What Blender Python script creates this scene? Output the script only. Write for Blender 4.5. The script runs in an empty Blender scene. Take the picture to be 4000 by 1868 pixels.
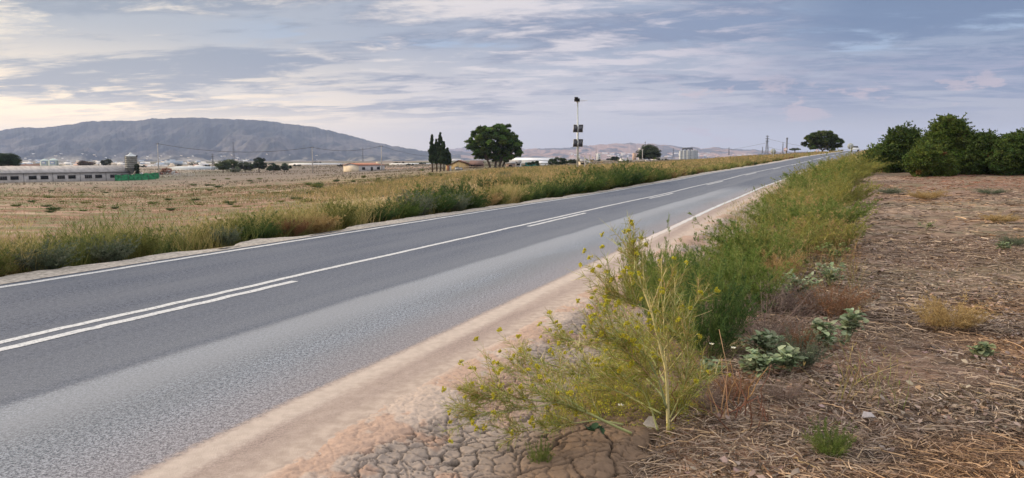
import bpy, math
import numpy as np
from mathutils import Vector
# ------------------------------------------------------------------ camera, sky, sun, exposure
F_PX=2800.0; PITCH=math.atan(313/F_PX); CAMH=1.62
TH=math.radians(22.9); ST,CT=math.sin(TH),math.cos(TH)
sc=bpy.context.scene; COL=sc.collection
cd=bpy.data.cameras.new('camera'); cam=bpy.data.objects.new('camera',cd); COL.objects.link(cam)
cam.location=(0,0,CAMH); cam.rotation_euler=(math.pi/2-PITCH,0,0)
cd.sensor_width=36; cd.lens=36*F_PX/4000; cd.clip_start=.1; cd.clip_end=40000
sc.camera=cam
sc.view_settings.view_transform='Standard'; sc.view_settings.look='None'; sc.view_settings.exposure=.12; sc.view_settings.gamma=1
SUN_AZ=math.radians(-78); SUN_EL=math.radians(19)
sl=bpy.data.lights.new('sun','SUN'); sl.energy=4.2; sl.angle=math.radians(9); sl.color=(1,.80,.56)
so=bpy.data.objects.new('sun',sl); COL.objects.link(so)
sd=Vector((math.sin(SUN_AZ)*math.cos(SUN_EL),math.cos(SUN_AZ)*math.cos(SUN_EL),math.sin(SUN_EL)))
so.rotation_euler=sd.to_track_quat('Z','Y').to_euler()

# ---- node helpers
def nd(nt,typ,ins=None,**props):
    n=nt.nodes.new(typ)
    for k,v in props.items(): setattr(n,k,v)
    if ins:
        for k,v in ins.items():
            s=n.inputs[k]
            if isinstance(v,bpy.types.NodeSocket): nt.links.new(v,s)
            elif isinstance(v,(tuple,list)) and len(v)==3 and s.type=='RGBA': s.default_value=(*v,1)
            else: s.default_value=v
    return n
def ma(nt,op,a,b=0.0,c=0.0,clamp=False):
    return nd(nt,'ShaderNodeMath',{0:a,1:b,2:c},operation=op,use_clamp=clamp).outputs[0]
def mixc(nt,f,a,b,bt='MIX'):
    return nd(nt,'ShaderNodeMix',{0:f,6:a,7:b},data_type='RGBA',blend_type=bt).outputs[2]
def sstep(nt,v,a,b,lo=0.0,hi=1.0):
    return nd(nt,'ShaderNodeMapRange',{0:v,1:a,2:b,3:lo,4:hi},interpolation_type='SMOOTHSTEP').outputs[0]
def noise(nt,vec,scale,detail=4,rough=.55,dist=0.0):
    return nd(nt,'ShaderNodeTexNoise',{'Vector':vec,'Scale':scale,'Detail':detail,'Roughness':rough,'Distortion':dist}).outputs[0]
def comb(nt,x,y,z=0.0): return nd(nt,'ShaderNodeCombineXYZ',{0:x,1:y,2:z}).outputs[0]

wd=bpy.data.worlds.new('World'); sc.world=wd; wd.use_nodes=True
nt=wd.node_tree; nt.nodes.clear()
gen=nd(nt,'ShaderNodeTexCoord').outputs['Generated']
sp=nd(nt,'ShaderNodeSeparateXYZ',{0:gen}); dx,dy,dz=sp.outputs
zc=ma(nt,'MAXIMUM',dz,0.0)
az=ma(nt,'DIVIDE',dx,ma(nt,'SQRT',ma(nt,'ADD',ma(nt,'MULTIPLY',dx,dx),ma(nt,'ADD',ma(nt,'MULTIPLY',dy,dy),1e-4))))
lr=sstep(nt,az,-.62,.12); lr2=sstep(nt,az,-.05,.60)
inv=ma(nt,'DIVIDE',1.0,ma(nt,'ADD',zc,.075))
qx=ma(nt,'MULTIPLY',dx,inv); qy=ma(nt,'MULTIPLY',dy,inv)
# the cloud bands drift slightly diagonally
rx=ma(nt,'ADD',ma(nt,'MULTIPLY',qx,.95),ma(nt,'MULTIPLY',qy,-.22)); ry=ma(nt,'ADD',ma(nt,'MULTIPLY',qx,.16),ma(nt,'MULTIPLY',qy,1.0))
def cl(sx,sy,z,det,rough,dist): return noise(nt,comb(nt,ma(nt,'MULTIPLY',rx,sx),ma(nt,'MULTIPLY',ry,sy),z),1.0,det,rough,dist)
n1=cl(.50,.92,3.1,9,.62,.25); n2=cl(1.4,2.4,8.3,9,.64,.4); n3=cl(.42,.85,6.9,8,.60,.25); n4=cl(3.4,5.0,1.3,6,.65,.3)
low=mixc(nt,lr2,mixc(nt,lr,(2.1,1.62,1.0),(.80,.745,.74)),(.49,.485,.535))
hig=mixc(nt,lr2,mixc(nt,lr,(.50,.525,.555),(.36,.41,.52)),(.265,.34,.48))
h=sstep(nt,zc,.01,.17)
base=mixc(nt,h,low,hig)
bright=mixc(nt,lr2,mixc(nt,lr,(1.02,.90,.73),(.80,.74,.75)),(.56,.52,.62))
dark=mixc(nt,lr2,mixc(nt,lr,(.34,.385,.45),(.22,.265,.385)),(.165,.235,.385))
nish=nd(nt,'ShaderNodeTexSky',sky_type='NISHITA',sun_disc=False,sun_elevation=SUN_EL,sun_rotation=SUN_AZ,air_density=1.5,dust_density=2.0).outputs[0]
nsc=mixc(nt,1.0,nish,(.10,.10,.10),'MULTIPLY')
gap=mixc(nt,.7,nsc,(.40,.56,.84))
a12=ma(nt,'ADD',ma(nt,'MULTIPLY',n1,.5),ma(nt,'MULTIPLY',n2,.5))
mb=ma(nt,'MULTIPLY',sstep(nt,ma(nt,'ADD',ma(nt,'MULTIPLY',a12,.8),ma(nt,'MULTIPLY',n4,.2)),.485,.58),sstep(nt,zc,.035,.075))
mb=ma(nt,'MULTIPLY',mb,ma(nt,'SUBTRACT',1.0,ma(nt,'MULTIPLY',sstep(nt,az,.18,.42),.55)))
md=ma(nt,'MULTIPLY',sstep(nt,ma(nt,'ADD',ma(nt,'MULTIPLY',n3,.55),ma(nt,'MULTIPLY',n2,.45)),.462,.555),sstep(nt,zc,.035,.08))
mg=ma(nt,'MULTIPLY',ma(nt,'MULTIPLY',sstep(nt,n1,.47,.41),sstep(nt,zc,.10,.14)),ma(nt,'MULTIPLY',sstep(nt,az,-.45,-.15),.75))
mt_=ma(nt,'MULTIPLY',sstep(nt,az,.30,.44),sstep(nt,ma(nt,'ADD',zc,ma(nt,'ADD',ma(nt,'MULTIPLY',ma(nt,'SUBTRACT',n1,.5),.20),ma(nt,'MULTIPLY',ma(nt,'SUBTRACT',n2,.5),.12))),.118,.150))
c=mixc(nt,mg,base,gap)
c=mixc(nt,ma(nt,'MULTIPLY',md,.85),c,dark)
c=mixc(nt,ma(nt,'MULTIPLY',mb,.85),c,bright)
c=mixc(nt,ma(nt,'MULTIPLY',mt_,.92),c,(.145,.22,.365))
# small pink cumulus low on the right
def pink(sc_,z,lo,hi): return sstep(nt,noise(nt,comb(nt,ma(nt,'MULTIPLY',az,4.5),ma(nt,'MULTIPLY',dz,15.0),z),sc_,7,.6,.3),lo,hi)
pk=ma(nt,'MULTIPLY',ma(nt,'MULTIPLY',pink(2.6,2.0,.56,.62),sstep(nt,az,.08,.16)),ma(nt,'MULTIPLY',sstep(nt,zc,.012,.03),sstep(nt,zc,.12,.08)))
c=mixc(nt,ma(nt,'MULTIPLY',pk,.65),c,(.66,.53,.55))
# out-of-frame overhead sky boosted above the low sky to light the ground
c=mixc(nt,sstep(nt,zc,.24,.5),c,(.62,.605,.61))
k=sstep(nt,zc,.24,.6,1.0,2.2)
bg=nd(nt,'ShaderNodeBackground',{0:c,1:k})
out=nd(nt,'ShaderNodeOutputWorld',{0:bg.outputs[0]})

# ------------------------------------------------------------------ projection and terrain functions
rng=np.random.default_rng(11)
CP,SP=math.cos(PITCH),math.sin(PITCH)
def ray(px,py):
    a=(px-2000)/F_PX; b=-(py-934)/F_PX
    return np.array([a,CP+b*SP,-SP+b*CP])
def atY(px,py,Y):
    d=ray(px,py); t=Y/d[1]; return np.array([d[0]*t,Y,CAMH+d[2]*t])
def uv_of(x,y): return x*ST+y*CT, x*CT-y*ST
def xy_of(u,v): return u*ST+v*CT, u*CT-v*ST
def smin(t): t=np.clip(t,0,1); return t*t*(3-2*t)
_uu=np.arange(-60,900,1.0)
def _sm(k,v):
    y=np.interp(_uu,k,v); ker=np.hanning(17); ker/=ker.sum()
    return np.convolve(np.pad(y,8,mode='edge'),ker,'valid')
_S=_sm([0,26,40,57,91,127,170,265,330,900],[0,0,.35,1.6,4.7,8.1,11.6,19,22,40])
_Z=_sm([0,34,48,57,91,127,170,265,330,420,900],[0,0,.2,.45,1.1,2.0,2.75,4.3,4.7,4.4,-4])
def S(u): return np.interp(u,_uu,_S)
def ZR(u): return np.interp(u,_uu,_Z)
def h2(ix,iy,s):
    n=(ix.astype(np.int64)*374761393+iy.astype(np.int64)*668265263+s*1442695041)&0x7fffffff
    n=((n^(n>>13))*1274126177)&0x7fffffff
    n=(n^(n>>16))&0x7fffffff
    return (n%100003)/100003.0
def vn(x,y,s=0):
    x=np.asarray(x,float);y=np.asarray(y,float)
    ix=np.floor(x).astype(int);iy=np.floor(y).astype(int);fx=x-ix;fy=y-iy
    fx=fx*fx*(3-2*fx);fy=fy*fy*(3-2*fy)
    a=h2(ix,iy,s);b=h2(ix+1,iy,s);c_=h2(ix,iy+1,s);d=h2(ix+1,iy+1,s)
    return (a*(1-fx)+b*fx)*(1-fy)+(c_*(1-fx)+d*fx)*fy
def fbm(x,y,s=0,o=4):
    r=0;a=.5;t=0
    for i in range(o):
        r=r+a*vn(x*2**i,y*2**i,s+i*17);t+=a;a*=.5
    return r/t
AXK=[-.9,-.75,-.5,-.35,-.2,-.1,-.03,.1,.2,.27,.35,.41,.5,.9]
AXZ=[-5.2,-5.2,-5.5,-4.6,-3.4,-2.0,-.9,-.35,.6,1.3,2.4,3.4,4.4,4.6]
def terr(x,y):
    r=np.hypot(x,y); ys=np.where(y>.05*r,y,.05*r+1e-6); ax=np.clip(x/ys,-.9,.9)
    z=np.interp(ax,AXK,AXZ)
    g=np.interp(np.clip(y,0,None),[0,12,30,60,100,160,200],[0,.08,.22,.42,.66,.90,1.0])
    far=smin((r-1350)/2200)
    return (z*g)*(1-far)+(-10)*far
def gz(x,y,detail=True):
    u,v=uv_of(x,y); vr=v-S(u); zr=ZR(u)
    r=np.hypot(x,y)
    right=zr-.03-.07*smin((vr+2.4)/.6)+.12*smin((vr+1.6)/1.6)+.10*smin((vr-1)/6)+.18*smin((vr-5)/25)
    left=zr-.05-.5*smin((-10.25-vr)/2.2)
    w=smin((-11.5-vr)/24)
    t=terr(x,y)
    left=left*(1-w)+t*w
    z=np.where(vr>-2.4,right,np.where(vr<-10.2,left,zr-.08))
    z=z-.06*smin((vr+2.3)/.2)*smin((-.55-vr)/.35)*(u<58)
    # far right of the road blends to open terrain far away
    wf=smin((r-420)/500)
    z=z*(1-wf)+t*wf
    if detail:
        off=smin((np.maximum(vr+.75,-11-vr))/.6)
        z=z+off*(.07*(fbm(x*1.3,y*1.3,5)-.5)+.03*(fbm(x*6,y*6,9,3)-.5))*np.clip(60/(r+1),0,1)
        z=z+off*smin((r-30)/60)*.5*(fbm(x*.05,y*.05,31,3)-.5)
    return z
def sil(pts):
    k=np.array(pts,float)*4000/2576; return k[:,0],k[:,1]
M1=sil([(-300,345),(-100,338),(0,331),(60,323),(130,322),(200,312),(240,307),(330,306),(365,303),(400,300),(440,299),(500,297),(560,301),(640,303),(680,306),(730,315),(800,322),(850,335),(900,347),(960,362),(1000,369),(1050,378),(1100,383),(1180,392)])
M2=sil([(1010,392),(1060,384),(1090,378),(1140,381),(1200,380),(1310,380),(1330,376),(1400,374),(1440,371),(1480,367),(1530,362),(1600,361),(1680,365),(1720,371),(1745,370),(1765,375),(1800,371),(1850,376),(1900,377),(1960,381),(2050,383),(2200,384),(2400,386)])
M3=sil([(1040,386),(1080,380),(1120,377),(1160,372),(1200,368),(1240,370),(1290,374),(1340,375),(1400,379),(1500,384)])
def mheight(x,y,K,Y0,Y1,seed,foot=-10.,amp=.26,lo=0,p=1.15):
    ys=np.maximum(y,1.); px=2000+F_PX*1.0062*(x/ys)*1.0
    yp=np.interp(px,K[0],K[1]+0.0)
    yp=yp+(fbm(px/30,px*0+9,seed+8,3)-.5)*7+(fbm(px/6,px*0+3,seed,3)-.5)*3.5
    t=(y-Y0)/(Y1-Y0)
    H=(621-yp)/F_PX*1.0062*Y1+CAMH-foot
    tt=np.clip(t,0,1)
    prof=np.where(t<1,smin(tt*.5)*2*(tt**(p-1)), 1-np.clip(t-1,0,2)*.7)
    prof=np.where(t<=0,0,prof)
    g=(np.abs(fbm(x/300+y/1100,y/1100,seed+3,5)-.5)*2)
    g2=fbm(x/70,y/200,seed+5,4)-.5
    z=foot+H*prof+H*amp*(1.6*(g-.35)+1.0*g2)*np.clip(4*tt*(1-tt),0,1)
    return np.where(t<=0,foot-3,z)
def m1(x,y): return mheight(x,y,M1,3700,6600,41)
def m2(x,y): return mheight(x,y,M2,6000,9000,57,amp=.2)
def allz(x,y): return np.maximum(gz(x,y,False),np.maximum(m1(x,y),m2(x,y)))
_T=np.geomspace(2.5,8800,2600)
def hit(px,py):
    d=ray(px,py); x=d[0]*_T;y=d[1]*_T;z=CAMH+d[2]*_T
    g=allz(x,y); i=np.argmax(z<g)
    if not (z<g).any(): i=len(_T)-1
    a,b=_T[max(i-1,0)],_T[i]
    for _ in range(18):
        m=(a+b)/2; P=np.array([d[0]*m]),np.array([d[1]*m])
        if CAMH+d[2]*m<allz(*P)[0]: b=m
        else: a=m
    return np.array([d[0]*b,d[1]*b,CAMH+d[2]*b])

# ------------------------------------------------------------------ materials
def mat(name,base,rough=.85,metal=0.,spec=.3,nscale=0,namt=.0,bump=0,coord='Object',stretch=None,em=None):
    m=bpy.data.materials.new(name); m.use_nodes=True; nt=m.node_tree
    b=nt.nodes['Principled BSDF']; b.inputs['Roughness'].default_value=rough; b.inputs['Metallic'].default_value=metal
    b.inputs['Specular IOR Level'].default_value=spec
    if nscale:
        tc=nd(nt,'ShaderNodeTexCoord').outputs[coord]
        if stretch: tc=nd(nt,'ShaderNodeMapping',{0:tc,3:stretch}).outputs[0]
        n=noise(nt,tc,nscale,5,.6); f=sstep(nt,n,.3,.7)
        c0=tuple(x*(1-namt) for x in base); c1=tuple(min(1,x*(1+namt)) for x in base)
        nt.links.new(mixc(nt,f,c0,c1),b.inputs['Base Color'])
        if bump: nt.links.new(nd(nt,'ShaderNodeBump',{'Strength':bump,'Height':n,'Distance':.02}).outputs[0],b.inputs['Normal'])
    else: b.inputs['Base Color'].default_value=(*base,1)
    return m
def vcmat(name,rough=.8,transl=.0,nscale=0,namt=.3,spec=.2,bump=0,bdist=.02,nscale2=0):
    m=bpy.data.materials.new(name); m.use_nodes=True; nt=m.node_tree
    b=nt.nodes['Principled BSDF']; b.inputs['Roughness'].default_value=rough; b.inputs['Specular IOR Level'].default_value=spec
    c=nd(nt,'ShaderNodeVertexColor',layer_name='Col').outputs[0]
    if nscale:
        tc=nd(nt,'ShaderNodeTexCoord').outputs['Object']
        n=noise(nt,tc,nscale,6,.65); f=sstep(nt,n,.32,.68,1-namt,1+namt)
        c=mixc(nt,1.0,c,comb(nt,f,f,f),'MULTIPLY')
        if bump: nt.links.new(nd(nt,'ShaderNodeBump',{'Strength':bump,'Height':n,'Distance':bdist}).outputs[0],b.inputs['Normal'])
    nt.links.new(c,b.inputs['Base Color'])
    if transl:
        t=nd(nt,'ShaderNodeBsdfTranslucent',{0:c}); mx=nd(nt,'ShaderNodeMixShader',{0:transl,1:b.outputs[0],2:t.outputs[0]})
        nt.links.new(mx.outputs[0],nt.nodes['Material Output'].inputs[0])
    return m
LEAF=vcmat('foliage',.75,.30); TWIG=vcmat('twigs',.85); LITTER=vcmat('litter',.9,.08)
BARK=mat('bark',(.13,.10,.08),.95,nscale=6,namt=.35)
SOIL=vcmat('soil',.95,0,nscale=9,namt=.30,bump=.6)
MUDM=vcmat('mud',.95,0,nscale=45,namt=.10,bump=.35,bdist=.006)
HILL=vcmat('hill_scrub',.95,0,nscale=.02,namt=.30)
def tag(o,label=None,cat=None,group=None,kind=None):
    if label: o['label']=label
    if cat: o['category']=cat
    if group: o['group']=group
    if kind: o['kind']=kind
    return o
# ------------------------------------------------------------------ mesh builder
def nrm(a): return a/np.maximum(np.linalg.norm(a,axis=-1,keepdims=True),1e-9)
class MB:
    def __init__(s): s.v=[];s.q=[];s.t=[];s.c=[];s.n=0;s.uv=[]
    def raw(s,v,q=None,t=None,col=(.5,.5,.5),uv=None):
        v=np.asarray(v,float).reshape(-1,3)
        if q is not None and len(q): s.q.append(np.asarray(q,int).reshape(-1,4)+s.n)
        if t is not None and len(t): s.t.append(np.asarray(t,int).reshape(-1,3)+s.n)
        c_=np.asarray(col,float)
        if c_.ndim==1: c_=np.tile(c_,(len(v),1))
        s.v.append(v);s.c.append(c_);s.n+=len(v)
        if uv is not None: s.uv.append(uv)
        return s
    def box(s,a,b,col=(.5,.5,.5),rz=0,about=None):
        (x0,y0,z0),(x1,y1,z1)=a,b
        v=np.array([(x,y,z) for z in(z0,z1) for y in(y0,y1) for x in(x0,x1)],float)
        if rz:
            o=np.array(about if about is not None else ((x0+x1)/2,(y0+y1)/2,0)); w=v-o
            v=np.c_[w[:,0]*math.cos(rz)-w[:,1]*math.sin(rz),w[:,0]*math.sin(rz)+w[:,1]*math.cos(rz),w[:,2]]+o
        return s.raw(v,[(0,2,3,1),(4,5,7,6),(0,1,5,4),(2,6,7,3),(0,4,6,2),(1,3,7,5)],col=col)
    def tube(s,pts,r,n=6,col=(.5,.5,.5)):
        pts=np.asarray(pts,float);k=len(pts);r=np.broadcast_to(np.asarray(r,float),(k,))
        T=nrm(np.gradient(pts,axis=0)); ref=np.array([.13,.3,1.]) if abs(T[0,2])<.9 else np.array([1.,.2,0])
        A=nrm(np.cross(T,ref));B=np.cross(T,A)
        an=np.linspace(0,2*math.pi,n,endpoint=False)
        V=pts[:,None]+r[:,None,None]*(np.cos(an)[None,:,None]*A[:,None]+np.sin(an)[None,:,None]*B[:,None])
        q=[(i*n+j,i*n+(j+1)%n,(i+1)*n+(j+1)%n,(i+1)*n+j) for i in range(k-1) for j in range(n)]
        t=[(k*n,(j+1)%n,j) for j in range(n)]+[(k*n+1,(k-1)*n+j,(k-1)*n+(j+1)%n) for j in range(n)]
        return s.raw(np.r_[V.reshape(-1,3),pts[:1],pts[-1:]],q,t,col)
    def lathe(s,prof,n=20,o=(0,0,0),col=(.5,.5,.5)):
        prof=np.array(prof,float);k=len(prof);an=np.linspace(0,2*math.pi,n,endpoint=False)
        V=np.zeros((k,n,3));V[...,0]=prof[:,0,None]*np.cos(an)+o[0];V[...,1]=prof[:,0,None]*np.sin(an)+o[1];V[...,2]=prof[:,1,None]+o[2]
        q=[(i*n+j,i*n+(j+1)%n,(i+1)*n+(j+1)%n,(i+1)*n+j) for i in range(k-1) for j in range(n)]
        return s.raw(V.reshape(-1,3),q,col=col)
    def grid(s,X,Y,Z,col=None,uv=None,flip=False):
        a,b=X.shape; i=np.arange(a*b).reshape(a,b)
        q=np.stack([i[:-1,:-1],i[:-1,1:],i[1:,1:],i[1:,:-1]],-1).reshape(-1,4)
        if flip: q=q[:,::-1]
        return s.raw(np.stack([X,Y,Z],-1).reshape(-1,3),q,col=(.5,.5,.5) if col is None else col.reshape(-1,3),uv=uv)
    def strands(s,P,D,L,W,col,seg=2,bend=None,tipcol=None,taper=.8,side=None):
        N=len(P);P=np.asarray(P,float);D=nrm(np.asarray(D,float));L=np.broadcast_to(L,(N,));W=np.broadcast_to(W,(N,))
        t=np.linspace(0,1,seg+1)
        pts=P[:,None]+D[:,None]*(L[:,None]*t)[...,None]
        if bend is not None: pts=pts+bend[:,None]*(L[:,None]*t**2)[...,None]
        sd_=nrm(np.cross(D,rng.normal(size=(N,3)))) if side is None else side
        w=(W[:,None]*(1-taper*t))[...,None]*.5
        V=np.stack([pts-sd_[:,None]*w,pts+sd_[:,None]*w],2)
        m=2*(seg+1); b=np.arange(N)[:,None,None]*m; k=np.arange(seg)[None,:,None]*2
        q=(b+k+np.array([0,1,3,2])[None,None]).reshape(-1,4)
        c_=np.broadcast_to(np.asarray(col,float),(N,3))
        C=np.broadcast_to(c_[:,None],(N,seg+1,3))
        if tipcol is not None:
            tc=np.broadcast_to(np.asarray(tipcol,float),(N,3)); C=C*(1-t)[None,:,None]+tc[:,None]*t[None,:,None]
        C=np.repeat(C,2,axis=1).reshape(-1,3)
        s.raw(V.reshape(-1,3),q,col=C); return pts
    def leaves(s,P,D,L,W,col,fold=.0):
        N=len(P);P=np.asarray(P,float);D=nrm(D);L=np.broadcast_to(L,(N,))[:,None];W=np.broadcast_to(W,(N,))[:,None]
        sd_=nrm(np.cross(D,rng.normal(size=(N,3)))); nn=np.cross(D,sd_)
        V=np.stack([P,P+D*L*.5-sd_*W*.5+nn*L*fold,P+D*L,P+D*L*.5+sd_*W*.5+nn*L*fold],1)
        q=np.arange(N*4).reshape(-1,4)
        s.raw(V.reshape(-1,3),q,col=np.repeat(np.broadcast_to(np.asarray(col,float),(N,3)),4,axis=0))
    def build(s,name,material,parent=None,smooth=False,loc=None,uvs=False):
        me=bpy.data.meshes.new(name)
        V=np.concatenate(s.v);Q=np.concatenate(s.q) if s.q else np.zeros((0,4),int);T=np.concatenate(s.t) if s.t else np.zeros((0,3),int)
        me.vertices.add(len(V));me.vertices.foreach_set('co',V.ravel().astype(np.float32))
        me.loops.add(Q.size+T.size);me.loops.foreach_set('vertex_index',np.r_[Q.ravel(),T.ravel()].astype(np.int32))
        me.polygons.add(len(Q)+len(T))
        me.polygons.foreach_set('loop_start',np.r_[np.arange(len(Q))*4,Q.size+np.arange(len(T))*3].astype(np.int32))
        if smooth: me.polygons.foreach_set('use_smooth',np.ones(len(Q)+len(T),bool))
        me.update(calc_edges=True)
        C=np.concatenate(s.c);at=me.color_attributes.new('Col','FLOAT_COLOR','POINT')
        at.data.foreach_set('color',np.c_[C,np.ones(len(C))].ravel().astype(np.float32))
        if uvs:
            U=np.concatenate(s.uv);ul=me.uv_layers.new(name='UVMap');ul.data.foreach_set('uv',U[np.r_[Q.ravel(),T.ravel()]].ravel().astype(np.float32))
        me.validate()
        me.materials.append(material)
        o=bpy.data.objects.new(name,me);COL.objects.link(o)
        if parent: o.parent=parent
        if loc is not None: o.location=loc
        return o
def empty(name,loc,rz=0,label=None,cat=None,group=None):
    o=bpy.data.objects.new(name,None);COL.objects.link(o);o.location=loc;o.rotation_euler=(0,0,rz);o.empty_display_size=.3
    return tag(o,label,cat,group)
def copy_thing(src,loc,rz,scale,label,group=None):
    c_=src.copy();COL.objects.link(c_);c_.location=loc;c_.rotation_euler=(0,0,rz);c_.scale=scale;c_['label']=label
    if group: c_['group']=group
    elif 'group' in c_.keys(): del c_['group']
    for ch in src.children:
        d=ch.copy();COL.objects.link(d);d.parent=c_
        for g_ in ch.children:
            e=g_.copy();COL.objects.link(e);e.parent=d
    return c_
def vary(c0,N,amt=.25,hue=.08):
    c0=np.asarray(c0,float)
    if c0.ndim==2: c0=c0[rng.integers(0,len(c0),N)]
    k=1+rng.uniform(-amt,amt,(N,1)); return np.clip(c0*k*(1+rng.uniform(-hue,hue,(N,3))),.004,.95)
ORD='first second third fourth fifth sixth seventh eighth ninth tenth eleventh twelfth thirteenth fourteenth fifteenth sixteenth seventeenth eighteenth nineteenth twentieth'.split()
ORD+=['twenty-'+x for x in ORD[:9]]+['thirtieth']+['thirty-'+x for x in ORD[:9]]+['fortieth']+['forty-'+x for x in ORD[:9]]+['fiftieth']+['fifty-'+x for x in ORD[:9]]+['sixtieth']+['sixty-'+x for x in ORD[:9]]

# ------------------------------------------------------------------ ground, road, mud
def build_ground():
    fr=np.radians(np.linspace(-47,47,1000)); bk=np.radians(np.linspace(47,313,70))[1:-1]
    ph=np.r_[fr,bk,fr[:1]+2*math.pi]; r=np.geomspace(.9,13000,330)
    R,P=np.meshgrid(r,ph,indexing='ij'); X=R*np.sin(P);Y=R*np.cos(P); Z=gz(X,Y)
    u,v=uv_of(X,Y); vr=v-S(u)
    dry=np.array([.25,.17,.115]);pale=np.array([.40,.29,.205]);red=np.array([.26,.13,.085]);ol=np.array([.17,.155,.07]);straw=np.array([.42,.30,.14]);brn=np.array([.175,.125,.093])
    n=fbm(X*.35,Y*.35,2);n2=fbm(X*.06,Y*.2,8);n3=fbm(X*1.5,Y*1.5,19)
    def L(a,b,f): return a*(1-f[...,None])+b*f[...,None]
    C=L(np.broadcast_to(dry,X.shape+(3,)),np.broadcast_to(pale,X.shape+(3,)),smin((n-.4)/.25))
    C=L(C,red,smin((n2-.50)/.10)*.6);C=L(C,np.array([.20,.115,.07]),smin((fbm(X*.18,Y*.5,66,4)-.54)/.07)*.7);C=L(C,np.array([.13,.125,.055]),smin((fbm(X*.14,Y*.45,69,4)-.54)/.05)*.75);C=L(C,np.array([.16,.085,.05]),smin((fbm(X*.5,Y*1.1,166,4)-.56)/.05)*.7);C=L(C,np.array([.11,.12,.045]),smin((fbm(X*.6,Y*1.3,266,4)-.60)/.04)*.8)
    ax=X/np.maximum(Y,1)
    weeds=smin((ax+.33)/.12)*smin((-11-vr)/3)
    C=L(C,straw*.8,weeds*.7)
    C=L(C,ol,smin((n3-.5)/.2)*smin((R-40)/100)*.45)
    rightf=smin((vr-.0)/1.0)
    C=L(C,brn*(1.0),rightf*.6)
    far=smin((R-100)/200)
    fcol=L(np.broadcast_to(np.array([.175,.140,.11]),X.shape+(3,)),np.broadcast_to(np.array([.085,.09,.055]),X.shape+(3,)),smin((fbm(X*.012,Y*.004,77,4)-.42)/.2))
    fcol=L(fcol,np.array([.26,.215,.17]),smin((fbm(X*.004,Y*.0015,88,3)-.55)/.06)*.8)
    C=L(C,fcol,far)
    # pinkish scrub plain in front of the silos
    m=MB().grid(X,Y,Z,C,flip=True); o=m.build('ground',SOIL,smooth=True); tag(o,kind='structure')
    # hills
    for nm,fn,x0,x1,y0,y1,cc in (('mountain',m1,-500,1800,3700,7900,1),('hills',m2,1450,4100,6000,10500,2),('far_hills',None,1500,2500,11000,15500,3)):
        pxs=np.linspace(x0,x1,900);ys=np.linspace(y0,y1,110)
        YY,PX=np.meshgrid(ys,pxs,indexing='ij');XX=(PX-2000)/F_PX/1.0062*YY
        ZZ=fn(XX,YY) if fn else mheight(XX,YY,M3,11000,14500,93)
        a=fbm(XX/260,YY/500,61,5);b=fbm(XX/70,YY/200,63,4)
        if cc==1: C=L(np.broadcast_to(np.array([.020,.028,.034]),XX.shape+(3,)),np.broadcast_to(np.array([.095,.088,.085]),XX.shape+(3,)),smin((a*.6+b*.4-.47)/.16)*smin(1.15-(ZZ/400)))
        else: C=L(np.broadcast_to(np.array([.06,.055,.055]),XX.shape+(3,)),np.broadcast_to(np.array([.30,.19,.14]),XX.shape+(3,)),smin((a*.6+b*.4-.46)/.12))
        foot=smin(1-(ZZ+10)/40.)
        C=L(C,np.array([.30,.27,.22]),foot*smin((b-.4)/.2)*.7)
        tag(MB().grid(XX,YY,ZZ,C).build(nm,HILL,smooth=True),kind='structure')
build_ground()

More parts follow.
